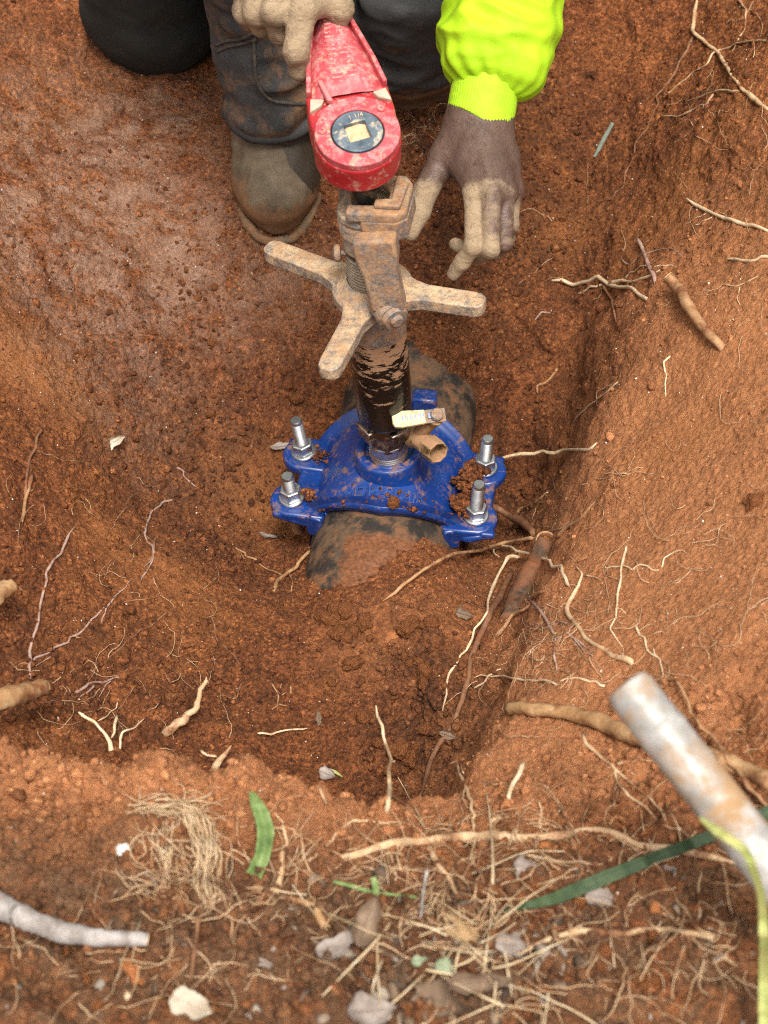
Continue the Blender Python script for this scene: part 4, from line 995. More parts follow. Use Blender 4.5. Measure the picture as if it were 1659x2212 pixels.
V, Q = b.surface(); V = relax(V, Q, 2); Nn = vnormals(V, Q)
near_k = np.minimum.reduce([np.linalg.norm(V - P, axis=1) for P in (GI[1], GT[2], lerp(M2['i'], M2['m'], .3), GI[0])])
V = V + Nn * (.0007 * fbm(V * 80, 3) + .0008 * np.sin(perlin(V * 50) * 8 + (V @ unit(GI[1] - GI[0])) * 800) * np.exp(-(near_k / .016) ** 2))[:, None]
dust = .82 - .7 * np.exp(-(dist_chain(V, [lerp(M2['m'], M2['r'], .5) + _u * .012, lerp(wb[1], wb[2], .5)]) / .010) ** 2) - .6 * np.exp(-(dist_chain(V, [lerp(M2['r'], M2['p'], .5) + _u * .010, lerp(wb[2], wb[3], .5)]) / .008) ** 2) - .5 * sstep(-seg_t(V, W2, M2['m']), -.85, -.6) - .5 * np.exp(-(dist_chain(V, [lerp(M2['m'], GM[1], .8), GM[2]]) / .012) ** 2)
hand_r = (V, Q, np.clip(dust, 0, 1))
# --- upper arms, neck and head (above the picture), same skin
HD = np.array([.01, .50, 1.13])
b = Blob((-.40, .25, .55), (.36, .80, 1.32), .008)
b.chain([lerp(EL, W, .5), EL, SH, (.01, .66, .93)], (.034, .043, .052, .07), .02).chain([lerp(EL2, W2, .5), EL2, SH2, (.01, .66, .93)], (.034, .043, .052, .07), .02)
b.cone((.01, .62, .93), HD + [0, .03, -.06], .06, .055, .03)
b.ell(HD + [0, .02, .03], [(.075, 0, 0), (0, .095, 0), (0, 0, .095)], .02).ell(HD + [0, -.025, -.045], [(.055, 0, 0), (0, .06, 0), (0, 0, .055)], .03)
b.cone(HD + [0, -.075, .015], HD + [0, -.098, -.015], .009, .014, .012)
for s in (-1, 1):
    b.ell(HD + [s * .077, .02, .0], [(.010, 0, 0), (0, .018, .004), (0, -.004, .030)], .006)
    b.cone(HD + [s * .018, -.073, .038], HD + [s * .048, -.062, .036], .010, .008, .012)
b.cone(HD + [-.02, -.085, -.048], HD + [.02, -.085, -.048], .009, .009, .008)
V, Q = b.surface(); V = relax(V, Q, 2); arms = (V, Q, np.zeros(len(V)))
V, Q = merge([(hand_l[0], hand_l[1]), (hand_r[0], hand_r[1]), (arms[0], arms[1])])
blob_obj("body", V, Q, M_SKIN, w1, {'dust': np.concatenate([hand_l[2], hand_r[2], arms[2]])})
b = Blob(HD - .13, HD + .16, .007); b.ell(HD + [0, .03, .045], [(.083, 0, 0), (0, .098, 0), (0, 0, .090)], .01)
b.F = np.maximum(b.F, (HD[2] + .03 - .5 * (b.ax[1][None, :, None] - HD[1]) - b.ax[2][None, None, :] - 0 * b.ax[0][:, None, None]).astype(np.float32)); V, Q = b.surface()
V = V + vnormals(V, Q) * (.003 * perlin(V * 90))[:, None]
blob_obj("hair", V, Q, simple("black_hair", [(.3, (.008, .007, .006)), (.7, (.02, .018, .016))], 90, .8, bs=300), w1)
# --- jacket: puffed sleeve gathered into a cuff
c0, c1 = Pd(1031, 276, 1.988), Pd(1052, 176, 2.0); cd = unit(c1 - c0)
S_ = [Pd(1066, 128, 2.003), Pd(1071, 92, 2.008), Pd(1082, 40, 2.022), Pd(1092, -50, 2.045), EL, SH]
b = Blob(*bbox(S_[:4] + [c0, lerp(S_[3], EL, .45)], .075), .0028)
b.chain(S_, (.0400, .0500, .0530, .0545, .060, .085), .02)
b.ell(Pd(1122, 162, 2.0), [_r * .030, _u * .026, np.array(ray(1100, 150)) * .034], .018).ell(Pd(1008, 112, 1.995), [_r * .026, _u * .034, np.array(ray(1100, 150)) * .034], .02)
V, Q = b.surface(); V = relax(V, Q, 2); Nn = vnormals(V, Q)
t_ = (V - c1) @ cd
ridg = 1 - np.abs(perlin(np.stack([V @ _r * 16, t_ * 34, V @ _f * 16], 1) + 4)) * 2.2
gath = np.sin(np.arctan2((V - S_[1]) @ _r, (V - S_[1]) @ _f) * 17 + 3 * perlin(V * 18)) * np.exp(-(t_ / .030) ** 2)
V = V + Nn * (.0072 * ridg * sstep(t_, -.02, .05) + .0011 * gath * (1 + perlin(V * 14)) + .0040 * perlin(V * 20 + 2) + .0016 * perlin(V * 55))[:, None]
slv = (V, Q)
b = Blob((-.42, .25, .36), (.40, 1.16, 1.06), .013)
b.chain([lerp(EL, W, .28), EL, SH, (.01, .66, .86)], (.056, .062, .085, .13), .04).chain([lerp(EL2, W2, .28), EL2, SH2, (.01, .66, .86)], (.052, .062, .085, .13), .04)
b.chain([(.01, .64, .90), (.01, .76, .72), (.02, .92, .50)], (.125, .150, .155), .05).ell((.01, .70, .84), [(.20, 0, 0), (0, .12, .05), (0, -.06, .14)], .05)
V, Q = b.surface(); V = relax(V, Q, 1); V = V + vnormals(V, Q) * (.009 * fbm(V * 12, 3))[:, None]
V, Q = merge([slv, (V, Q)]); jk = blob_obj("jacket", V, Q, M_HIVIS, w1)
b = Blob(*bbox([c0, c1, S_[1]], .06), .0017); b.cone(c0 - cd * .05, c1 + cd * .03, .0345, .0375, .01)
X = np.meshgrid(*[a.astype(np.float32) for a in b.ax], indexing='ij'); cdn = unit(cd + _r * .50 + np.array([0, .15, 0])); pl = (X[0] - c0[0]) * cdn[0] + (X[1] - c0[1]) * cdn[1] + (X[2] - c0[2]) * cdn[2]
b.F = np.maximum(b.F, -pl); 
inner = np.sqrt(np.maximum(((X[0] - c0[0]) ** 2 + (X[1] - c0[1]) ** 2 + (X[2] - c0[2]) ** 2) - ((X[0] - c0[0]) * cd[0] + (X[1] - c0[1]) * cd[1] + (X[2] - c0[2]) * cd[2]) ** 2, 0)) - .0318
b.F = np.maximum(b.F, -np.where(pl < .035, inner, .05)); V, Q = b.surface(); V = relax(V, Q, 3)
V = V + vnormals(V, Q) * (.0015 * perlin(V * 30) + .0004 * np.sin(np.arctan2((V - c0) @ np.cross(cd, _f), (V - c0) @ _f) * 60))[:, None]
c = blob_obj("cuff", V, Q, M_CUFF, w1); c.parent = jk; c.matrix_parent_inverse = Matrix.Identity(4)
# --- trousers
def fold(V, Q, amp, seed, sc=13, ax=None):
    Nn = vnormals(V, Q); p = V * sc + seed
    if ax is not None: p = p + np.outer((V @ ax) * sc * 1.3, ax)
    r1 = 1 - 2 * np.abs(perlin(p)); return V + Nn * (amp * r1 + amp * .5 * perlin(V * sc * 2.3 + seed) + amp * .16 * perlin(V * sc * 7))[:, None]
AN = Pd(587, 212, 2.395); SM = Pd(582, 115, 2.37); ST = Pd(573, 0, 2.34); KN = np.array([-.145, .47, .58]); HP = np.array([-.05, .93, .44])
K2 = Pd(868, 66, 2.49); HP2 = np.array([.11, .93, .44]); F2 = np.array([.10, 1.08, .21])
b = Blob((-.30, .38, .10), (.30, 1.20, .68), .0062)
b.chain([AN, SM, ST, KN, HP], (.049, .062, .070, .082, .125), .02); b.cone(AN, AN + [0, 0, .02], .058, .055, .01)
b.chain([HP2, K2, F2], (.125, .079, .062), .025); b.cone(HP, HP2, .13, .13, .04); b.ell(K2 - _u * .02 + _r * .01, [_r * .082, _u * .06, np.array([0, .08, .02])], .02)
V, Q = b.surface(); V = relax(V, Q, 2)
V = fold(V, Q, .0065, 3.3, 13, np.array([0, 0, 1.]))
legr = dist_chain(V, [AN, SM, ST, KN]) < .10; Nn = vnormals(V, Q)
mud = np.where(legr, .42 + .28 * sstep(V[:, 0], -.14, -.10) * sstep(-V[:, 2], -.40, -.26) + .15 * sstep(-V[:, 2], -.3, -.2), .16 + .75 * sstep(-V[:, 2], -.222, -.185) + .3 * sstep(-Nn[:, 2], .1, .6))
tr = blob_obj("trousers", V, Q, M_DENIM, w1, {'mud': mud})
# seams and hem on the lower leg
def surf_path(pts, lift=.002):
    bv = BVHTree.FromPolygons([tuple(p) for p in V], [tuple(q) for q in Q.tolist()]); out = []
    for p in catmull(np.array([(u, v, 0) for u, v in pts], float), 6):
        h = bv.ray_cast(Vector(CAM), Vector(ray(p[0], p[1])), 5)
        if h[0] is not None: out.append(np.array(h[0]) - ray(p[0], p[1]) * lift)
    return np.array(out)
M_SEAM = simple("seam_thread", [(.3, (.03, .03, .032)), (.7, (.10, .075, .05))], 150, .9, bs=500, bst=.6)
for pts in ([(466, 98), (490, 88), (520, 84), (548, 70)], [(468, 112), (492, 101), (520, 95), (552, 84)], [(548, 84), (550, 130), (556, 180), (585, 215), (640, 224), (668, 222)]):
    P = surf_path(pts)
    if len(P) > 3: Vt, Ft = tube_arrays(P, .0024, 6); c = link("seam", mesh_np("seam", Vt, Ft), M_SEAM); c.parent = tr
HEM = [AN + (_r * math.cos(t) * .057 + np.array([0, .92, .2]) * math.sin(t) * .057) + np.array([0, .0, -.012]) for t in np.linspace(0, 2 * math.pi, 40)]
Vt, Ft = tube_arrays(HEM, .0085, 10, lump=.10, seed=4); c = link("hem", mesh_np("hem", Vt, Ft), M_DENIM); c.parent = tr
# --- boots
def boot(name, toe, yaw, parent, zoff=0., h=.0034):
    b = Blob(np.array([-.085, -.05, -.02]), np.array([.085, .34, .30]), h)
    b.ell((0, .076, .046), [(.0555, 0, 0), (0, .074, 0), (0, 0, .050)], .02).cone((0, .090, .056), (0, .165, .125), .049, .055, .03)
    b.ell((0, .215, .045), [(.046, 0, 0), (0, .06, 0), (0, 0, .048)], .03).cone((0, .20, .08), (0, .185, .26), .056, .058, .03)
    b.ell((0, .13, .012), [(.050, 0, 0), (0, .12, 0), (0, 0, .022)], .015)
    V, Q = b.surface(); V = relax(V, Q, 2); Nn = vnormals(V, Q)
    V = V + Nn * (.0022 * perlin(V * 24) + .0010 * perlin(V * 70) + .0045 * np.clip(1 - 2.5 * np.abs(perlin(V * np.array([9, 30, 30]))), 0, 1) * sstep(V[:, 1], .07, .13) * sstep(V[:, 2], .05, .10))[:, None]
    patch = sstep(V[:, 0] + .32 * (V[:, 1] - .07), -.012, .036) * sstep(V[:, 1], .022, .05) * sstep(V[:, 2], .030, .058)
    mud = .85 * sstep(-V[:, 2], -.075, -.025) + .30 * sstep(-V[:, 1], -.09, -.01) + .34 * sstep(-V[:, 0], .02, .05)
    def w(P):
        ca, sa = math.cos(yaw), math.sin(yaw); P = np.asarray(P); return np.stack([toe[0] + P[:, 0] * ca - P[:, 1] * sa, toe[1] + P[:, 0] * sa + P[:, 1] * ca, toe[2] + P[:, 2] + zoff], 1)
    o = blob_obj(name, w(V), Q, M_BOOT, parent, {'wetmud': patch, 'mud': mud})
    L = [(.0575 * math.cos(t) * (1 - .12 * (math.sin(t) > 0)), .13 + .137 * math.sin(t), .012 + .0015 * math.sin(7 * t)) for t in np.linspace(0, 2 * math.pi, 64)]
    Vt, Ft = tube_arrays(w(L), .0062, 8, lump=.12, seed=9); me = mesh_np("sole", Vt, Ft); fattr(me, 'wetmud', np.zeros(len(Vt))); fattr(me, 'mud', np.full(len(Vt), .62)); c = link("sole", me, M_BOOT); c.parent = o
    return o
boot("boot", (Pz(600, 516, .118)[0], Pz(600, 516, .118)[1], .106), math.radians(3), w1)
boot("boot", (.10, 1.02, .19), math.radians(4), w1, h=.006)

# --- second worker: one knee in view at the top left
w2p = thing("person", "second worker with only a dark grey trousered knee in view at the upper left", "person", (-.36, .95, .16), "workers kneeling in the pit")
KA = Pd(332, 8, 2.62); HA = KA + np.array([-.06, .42, .36]); FA = KA + np.array([.06, .46, .0]); HB = HA + np.array([-.26, .0, 0]); KB = HB + np.array([-.12, -.36, .08]); FB = KB + np.array([.02, .05, -.36])
b = Blob(*bbox([KA, HA, FA, HB, KB, FB], .17), .008)
b.chain([HA, lerp(HA, KA, .55), KA, FA], (.13, .108, .082, .062), .03).chain([HB, KB, FB], (.13, .085, .06), .03).cone(HA, HB, .135, .135, .04)
b.ell(KA - _u * .022 - _r * .004, [_r * .086, _u * .062, np.array([0, .09, .02])], .03)
V, Q = b.surface(); V = relax(V, Q, 2); V = fold(V, Q, .0050, 8.1, 8); Nn = vnormals(V, Q)
blob_obj("trousers", V, Q, M_DARKCLOTH, w2p, {'mud': .22 + .3 * sstep(-V[:, 2], -.22, -.15)})
CH = lerp(HA, HB, .5) + np.array([.0, -.12, .46]); H2 = CH + np.array([0, -.10, .30])
b = Blob(*bbox([HA, HB, CH, H2], .30), .013)
b.chain([lerp(HA, HB, .5) + [0, 0, .02], lerp(lerp(HA, HB, .5), CH, .6), CH], (.15, .155, .14), .05).ell(CH, [(.21, 0, 0), (0, .12, 0), (0, 0, .12)], .05)
ARM = [CH + [.19, 0, .04], CH + [.27, -.02, -.22], CH + [.20, -.12, -.36]]; ARM2 = [CH + [-.19, 0, .04], CH + [-.27, -.05, -.22], KB + [0, .05, .11]]
b.chain(ARM, (.075, .058, .045), .03).chain(ARM2, (.075, .058, .045), .03)
V, Q = b.surface(); V = V + vnormals(V, Q) * (.008 * fbm(V * 12, 3))[:, None]; blob_obj("shirt", V, Q, M_DARKCLOTH, w2p, {"mud": np.full(len(V), .15)})
b = Blob(*bbox([CH, H2, ARM[2], ARM2[2]], .16), .009)
b.cone(CH + [0, 0, .08], H2 + [0, .02, -.06], .062, .056, .03).ell(H2 + [0, .02, .03], [(.075, 0, 0), (0, .095, 0), (0, 0, .095)], .02).ell(H2 + [0, -.025, -.045], [(.055, 0, 0), (0, .06, 0), (0, 0, .055)], .03).cone(H2 + [0, -.075, .015], H2 + [0, -.098, -.015], .009, .014, .012)
for A in (ARM, ARM2): b.cone(A[1], A[2], .038, .03, .01).ell(A[2] + np.array([0, -.06, -.03]), [(.04, 0, 0), (0, .07, 0), (0, 0, .025)], .02)
b.cone(CH + [0, 0, .05], ARM[0], .05, .045, .02).cone(CH + [0, 0, .05], ARM2[0], .05, .045, .02).cone(ARM[0], ARM[1], .045, .04, .01).cone(ARM2[0], ARM2[1], .045, .04, .01)
V, Q = b.surface(); blob_obj("body", V, Q, M_SKIN, w2p, {'dust': np.zeros(len(V))})

# ------------------------------------------------------------------ roots: each a tube laid along sight lines over the ground
def root_path(pts, step=9, wig=2.2, seed=0, hug=True, smooth=5):
    """pts: (u, v[, rise in metres towards the viewer]); returns world points following the ground"""
    P = np.array([(p[0], p[1], p[2] if len(p) > 2 else 0.) for p in pts], float)
    C = catmull(P, step); r = np.random.default_rng(seed)
    t = np.arange(len(C)); n1 = np.interp(t, np.arange(0, len(C) + 4, 3), r.normal(size=len(np.arange(0, len(C) + 4, 3)))); n2 = np.interp(t, np.arange(0, len(C) + 4, 3), r.normal(size=len(np.arange(0, len(C) + 4, 3))))
    C[:, 0] += wig * n1; C[:, 1] += wig * n2
    d = np.array([hit(u, v)[0] for u, v, _ in C]); d0 = d.copy()
    for _ in range(smooth):
        d = np.minimum(np.convolve(np.pad(d, 2, 'edge'), [.1, .22, .36, .22, .1], 'valid'), d0 + .002)
    return C, d - C[:, 2]
def make_root(name, label, pts, w0, w1, mt, branches=(), cat="root", group=None, sides=7, wig=2.2, lump=.09, seed=None, bury=.15, taper=True):
    sd = seed if seed is not None else int(abs(pts[0][0] * 31 + pts[0][1] * 7)) % 9973
    def one(pts, w0, w1, sd, nm):
        C, d = root_path(pts, step=max(5, min(12, w0)), wig=wig * min(1, w0 / 5 + .3), seed=sd)
        tt = np.linspace(0, 1, len(C)); wd = w0 + (w1 - w0) * tt
        ks = np.linspace(0, 1, max(4, len(C) // 4)); R = .5 * wd * d / FPX * (1 + (.16 if w0 < 22 else .05) * np.interp(tt, ks, np.random.default_rng(sd + 5).normal(size=len(ks)).clip(-1.4, 1.6)))
        if taper:
            thick0 = w0 >= w1; te = tt if thick0 else 1 - tt
            R = R * np.clip((1 - te) / .10, .22, 1) ** .6; d = d + R * 3.0 * np.clip((.07 - te) / .07, 0, 1)
        X = np.array([Pd(u, v, dd - r * (1 - bury if w0 > 6 else 1.35)) for (u, v, _), dd, r in zip(C, d, R)])
        V, F = tube_arrays(X, R, sides, lump=lump, seed=sd); return mesh_np(nm, V, F), X, R
    me, X, R = one(pts, w0, w1, sd, name)
    o = tag(link(name, me, M_ROOT[mt]), label, cat, group)
    for k, (bp, bw0, bw1) in enumerate(branches):
        mb_, _, _ = one(bp, bw0, bw1, sd + 71 + k, "side_root"); c = link("side_root", mb_, M_ROOT[mt]); c.parent = o
    return o, X, R
def cut_end(o, X, R, first=True, m='wood'):
    i = 0 if first else -1; a = X[0] - X[1] if first else X[-1] - X[-2]; mb = MB(); lathe(mb, X[i], a, [(R[i] * .92, -.001), (R[i] * .9, .0006), (R[i] * .5, .0009), (0, .0006)], 12, cap=False)
    c = mb.build("cut_face", M_ROOT[m]); c.parent = o
GR = "roots sticking out of the clay"
RT = [
 ("pale main root winding down the bank at the top right corner", [(1507, -20), (1501, 35), (1501, 69), (1527, 94), (1552, 115), (1569, 149), (1593, 177), (1604, 198), (1628, 212), (1675, 250)], 8, 10, 'pale',
  [([(1601, 199), (1562, 196), (1541, 201), (1513, 208), (1484, 219)], 6, 3), ([(1541, 201), (1527, 225), (1510, 231), (1475, 250), (1434, 252)], 5, 3), ([(1556, 110), (1538, 118), (1524, 139), (1482, 170), (1430, 212)], 4, 2.5)]),
 ("long thin brown root hanging down the shaded back wall", [(1500, 72), (1486, 101), (1465, 146), (1441, 181), (1420, 208), (1411, 236), (1399, 274), (1375, 309), (1364, 347), (1347, 375), (1345, 399), (1319, 431), (1271, 474)], 5, 2.5, 'brown', ()),
 ("slender forked root at the extreme top right edge", [(1597, 0), (1609, 28), (1607, 62), (1587, 101), (1581, 111)], 5, 3, 'pale', [([(1609, 28), (1628, 3)], 3, 2), ([(1607, 35), (1576, 45), (1571, 54)], 3, 1.5)]),
 ("straight pale rootlet running to the right edge below the top corner", [(1680, 88), (1600, 92), (1569, 104), (1552, 110)], 6, 3, 'pale', ()),
 ("knobbly cream root broken off at both ends on the right slope", [(1484, 429), (1507, 443), (1531, 458), (1559, 469), (1580, 474), (1611, 481), (1639, 488), (1675, 506)], 7, 9, 'cream', [([(1531, 458), (1500, 474), (1480, 484)], 3, 1.5), ([(1545, 466), (1517, 480), (1500, 488)], 3, 1.5)]),
 ("short cream root lying level by the right edge above the forked rootlet", [(1566, 564), (1583, 559), (1611, 564), (1639, 561), (1680, 550)], 6, 9, 'cream', ()),
 ("thin branching rootlet below the short cream root at the right edge", [(1675, 578), (1632, 597), (1597, 618), (1562, 616), (1524, 634), (1496, 641)], 4, 1.5, 'pale', [([(1597, 618), (1595, 650), (1598, 672)], 3, 1.5)]),
 ("orange-tipped forked root reaching left out of the right bank", [(1191, 604), (1229, 611), (1264, 609), (1288, 602), (1305, 609), (1340, 621), (1371, 625), (1385, 639), (1406, 652)], 8, 10, 'cream',
  [([(1319, 609), (1364, 606), (1399, 597), (1427, 580)], 8, 5), ([(1305, 613), (1271, 625), (1246, 633)], 5, 3), ([(1350, 602), (1375, 583), (1410, 575), (1462, 578)], 4, 2)]),
 ("pinkish root lying steeply across the fork of the orange-tipped root", [(1378, 516), (1389, 541), (1399, 569), (1410, 590), (1418, 612)], 8, 9, 'pink', [([(1389, 541), (1372, 560), (1358, 571), (1340, 556)], 3, 2), ([(1392, 551), (1430, 538), (1460, 541), (1480, 556)], 3, 1.5)]),
 ("brown root hanging down under the fork of the orange-tipped root", [(1305, 619), (1316, 645), (1328, 673), (1330, 702)], 6, 4, 'brown', [([(1330, 664), (1352, 660), (1368, 652)], 3, 1.5)]),
 ("curly pale rootlet on the right slope with a hooked top", [(1452, 768), (1437, 782), (1441, 805), (1434, 830), (1440, 868)], 5, 3, 'cream', ()),
 ("straight diagonal rootlet on the slope right of the pit wall", [(1340, 822), (1305, 852), (1272, 878), (1241, 907)], 4, 3, 'cream', [([(1330, 828), (1300, 840), (1288, 850)], 3, 2)]),
 ("pale root stretching from the far right bolt to the bank", [(1071, 996, .035), (1104, 988, .05), (1130, 982, .06), (1170, 979, .05), (1200, 976, .03), (1240, 972), (1272, 969), (1296, 958)], 6, 8, 'cream', ()),
 ("fine horizontal rootlets on the slope level with the far bolt", [(1305, 1022), (1345, 1024), (1380, 1021), (1418, 1024)], 3.5, 2, 'pale', [([(1258, 1048), (1300, 1034), (1325, 1030)], 2.5, 2), ([(1340, 1025), (1370, 1014), (1395, 1008)], 2.5, 1.5)]),
 ("amber root in the hollow under the right hand lug", [(1116, 1122), (1128, 1101), (1150, 1091), (1166, 1078), (1184, 1061)], 8, 6, 'orange', [([(1150, 1083), (1180, 1086), (1200, 1084)], 3.5, 2)]),
 ("ring-barked brown root cut off beside the front right bolt", [(1057, 1091, .05), (1080, 1104, .045), (1105, 1119, .035), (1130, 1134, .02), (1158, 1155, .0)], 14, 16, 'brown', ()),
 ("brown root rising right from the hollow stub up the bank", [(1205, 1168), (1226, 1140), (1251, 1126), (1262, 1113), (1275, 1098), (1288, 1085)], 12, 6, 'tan', ()),
 ("long brown root arching left over the hollow towards the mound", [(1150, 1160, .01), (1105, 1168, .03), (1060, 1181, .05), (999, 1194, .05), (949, 1211, .035), (904, 1239, .02), (863, 1269, .01), (823, 1302)], 9, 7, 'tan', [([(1236, 1128), (1200, 1145), (1170, 1155)], 5, 6)]),
 ("pale root curling off the front of the hollow stub", [(1078, 1206, .02), (1065, 1183, .03), (1080, 1174, .03), (1105, 1188, .03), (1153, 1197, .025), (1186, 1216, .01), (1211, 1229), (1221, 1254), (1237, 1279)], 4, 9, 'cream', [([(1221, 1254), (1208, 1238), (1204, 1225)], 3, 1.5)]),
 ("thick winding pale root on the slope above the grey bar", [(1246, 1221), (1259, 1239), (1251, 1264), (1234, 1289), (1226, 1309), (1234, 1335), (1251, 1355), (1266, 1380), (1297, 1400), (1327, 1415), (1357, 1428), (1374, 1446)], 8, 14, 'pale', [([(1262, 1240), (1288, 1250), (1302, 1263), (1297, 1280), (1270, 1288)], 4, 2), ([(1228, 1300), (1205, 1312), (1176, 1304)], 4, 1.5)]),
 ("upright thin root crossing a wavy rootlet on the right slope", [(1352, 1183), (1342, 1234), (1335, 1284), (1330, 1325), (1322, 1360), (1337, 1390), (1347, 1418)], 6, 3, 'cream', [([(1332, 1310), (1355, 1325)], 2.5, 1.5)]),
 ("wavy rootlet lying across the upright thin root", [(1307, 1225), (1347, 1223), (1370, 1230), (1382, 1221), (1423, 1229), (1438, 1204), (1463, 1188), (1484, 1196)], 4, 3, 'cream', [([(1312, 1222), (1306, 1240)], 3, 1.5)]),
 ("zigzag rootlet on the slope above the bend of the grey bar", [(1371, 1357), (1390, 1378), (1400, 1405), (1428, 1430), (1433, 1470)], 5, 3, 'cream', [([(1412, 1400), (1420, 1416), (1426, 1425)], 3, 2)]),
 ("long yellowish root falling from the stub along the channel", [(1125, 1204, .03), (1103, 1203, .04), (1088, 1224, .04), (1065, 1264, .03), (1045, 1325, .02), (1020, 1375, .01), (999, 1420), (974, 1451), (964, 1481), (954, 1551)], 8, 4, 'cream', ()),
 ("long dark brown root running down the channel into the notch", [(1108, 1240, .02), (1085, 1279, .02), (1060, 1320, .015), (1040, 1365, .01), (1020, 1410), (1009, 1461), (999, 1516), (974, 1567), (949, 1612), (924, 1662), (909, 1722)], 16, 11, 'brown', [([(1040, 1395), (1032, 1428), (1024, 1445)], 4, 2)]),
 ("crooked brown root bridging the channel below the stub", [(1176, 1274), (1146, 1292, .01), (1130, 1315, .015), (1105, 1330, .015), (1090, 1355, .01), (1068, 1377)], 9, 10, 'tan', [([(1138, 1298), (1115, 1296), (1100, 1291)], 5, 2)]),
 ("pinkish knotted root dropping down the slope beside the channel", [(1146, 1292), (1158, 1308), (1171, 1325), (1186, 1355), (1198, 1375), (1196, 1415), (1203, 1461)], 10, 4, 'pink', [([(1190, 1350), (1215, 1345), (1232, 1362)], 4, 2), ([(1186, 1355), (1160, 1352), (1128, 1340)], 3.5, 2)]),
 ("yellow forked root pointing left across the channel edge", [(1025, 1463), (1055, 1459), (1075, 1461), (1135, 1468), (1176, 1471), (1208, 1483)], 4, 5, 'cream', [([(1023, 1486), (1045, 1471), (1060, 1458), (1092, 1443)], 5, 3)]),
 ("wavy pale rootlet left of the tip of the grey bar", [(1208, 1468), (1240, 1464), (1270, 1470), (1310, 1482)], 4, 5, 'cream', ()),
 ("fine brown rootlets in front of the thick winding pale root", [(1225, 1365), (1255, 1390), (1275, 1400), (1298, 1414)], 6, 3, 'pink', [([(1240, 1380), (1265, 1405), (1292, 1435), (1305, 1460)], 3, 2), ([(1190, 1395), (1215, 1378), (1235, 1370)], 3, 1.5)]),
 ("thick sawn root lying level under the grey bar", [(1100, 1529, .012), (1150, 1531, .012), (1216, 1536, .010), (1266, 1548, .008), (1317, 1567, .006), (1377, 1594, .004), (1450, 1618, 0), (1540, 1640, 0), (1675, 1690, 0)], 31, 44, 'orange', ()),
 ("long pale root passing behind the grey bar to the right edge", [(1390, 1455), (1403, 1463), (1428, 1471), (1463, 1473, .01), (1483, 1511, .015), (1503, 1552, .015), (1544, 1597, .015), (1589, 1657, .015), (1629, 1713, .01), (1680, 1760, .0)], 8, 10, 'tan', [([(1428, 1471), (1431, 1484), (1424, 1494)], 4, 2)]),
 ("split tan root descending the slope left of the grey bar", [(1261, 1587), (1271, 1612), (1302, 1637), (1327, 1657), (1357, 1688), (1392, 1718), (1428, 1748), (1440, 1792)], 8, 7, 'pale', [([(1327, 1657), (1337, 1692), (1362, 1717), (1402, 1752), (1425, 1775)], 7, 5), ([(1332, 1649), (1377, 1644), (1423, 1641)], 6, 4), ([(1302, 1675), (1290, 1665)], 3, 2)]),
 ("upright pale root stub with a bent foot near the slope bottom", [(1133, 1647, .03), (1118, 1675, .025), (1103, 1703, .01), (1097, 1735), (1094, 1752)], 12, 9, 'cream', ()),
 ("curled dry tendril standing right of the notch", [(975, 1650, .03), (985, 1645, .03), (990, 1660, .03), (1003, 1690, .025), (1012, 1725, .015), (1022, 1760, .01), (1028, 1795, .0)], 5, 9, 'pale', [([(1003, 1690, .025), (998, 1720, .02), (1012, 1745, .015)], 4, 2), ([(1000, 1672, .03), (994, 1650, .03)], 3, 2)]),
 ("tall pale root rising from the front rim left of the notch", [(812, 1522, .16), (822, 1560, .14), (833, 1600, .12), (842, 1640, .09), (840, 1672, .06), (838, 1710, .03), (834, 1760, .0)], 9, 10, 'cream', [([(842, 1650, .08), (852, 1640, .09)], 5, 2)]),
 ("long level root across the foreground below the notch", [(722, 1870), (770, 1846), (823, 1828), (899, 1820), (949, 1813), (1025, 1808), (1100, 1808), (1176, 1808), (1236, 1803), (1287, 1795), (1327, 1803), (1377, 1823), (1453, 1838), (1529, 1851), (1605, 1870)], 20, 20, 'pale', [([(1050, 1806), (1062, 1776), (1085, 1764)], 12, 9), ([(1115, 1806), (1120, 1770), (1112, 1748)], 8, 4), ([(1165, 1804), (1168, 1765), (1160, 1730)], 11, 5), ([(1180, 1770), (1196, 1745)], 5, 3), ([(1028, 1810), (1020, 1850), (1036, 1890), (1045, 1925), (1025, 1955)], 8, 4)]),
 ("lower level root across the bottom right foreground", [(1105, 2069), (1140, 2050), (1176, 2034), (1251, 2012), (1327, 2014), (1403, 2007), (1478, 2012), (1529, 2024), (1580, 2040)], 12, 15, 'pale', [([(1235, 2016), (1228, 1985), (1220, 1955)], 10, 4), ([(1200, 2028), (1196, 1975), (1190, 1930)], 7, 4), ([(1545, 2030), (1560, 2070), (1590, 2092)], 10, 6), ([(1500, 2018), (1512, 1970), (1508, 1925), (1515, 1880)], 8, 5)]),
 ("thin root slanting down from the long level root to the leaf litter", [(925, 1826), (950, 1868), (975, 1905), (1000, 1962)], 11, 9, 'pale', ()),
 ("wavy foreground root left of the long level root", [(608, 1780), (617, 1810), (612, 1850), (602, 1900), (598, 1922)], 8, 14, 'pale', ()),
 ("fine root stringing left from the notch over the front rim", [(860, 1782), (810, 1776), (770, 1775), (735, 1792), (712, 1818), (680, 1850), (655, 1868)], 6, 9, 'pale', [([(590, 1755), (625, 1790), (660, 1812), (720, 1840), (750, 1850)], 4, 4)]),
 ("orange crooked root broken off left of the leaf litter", [(536, 1918), (565, 1920), (595, 1928), (630, 1942), (655, 1950), (680, 1958), (690, 1978), (704, 2003)], 14, 17, 'orange', ()),
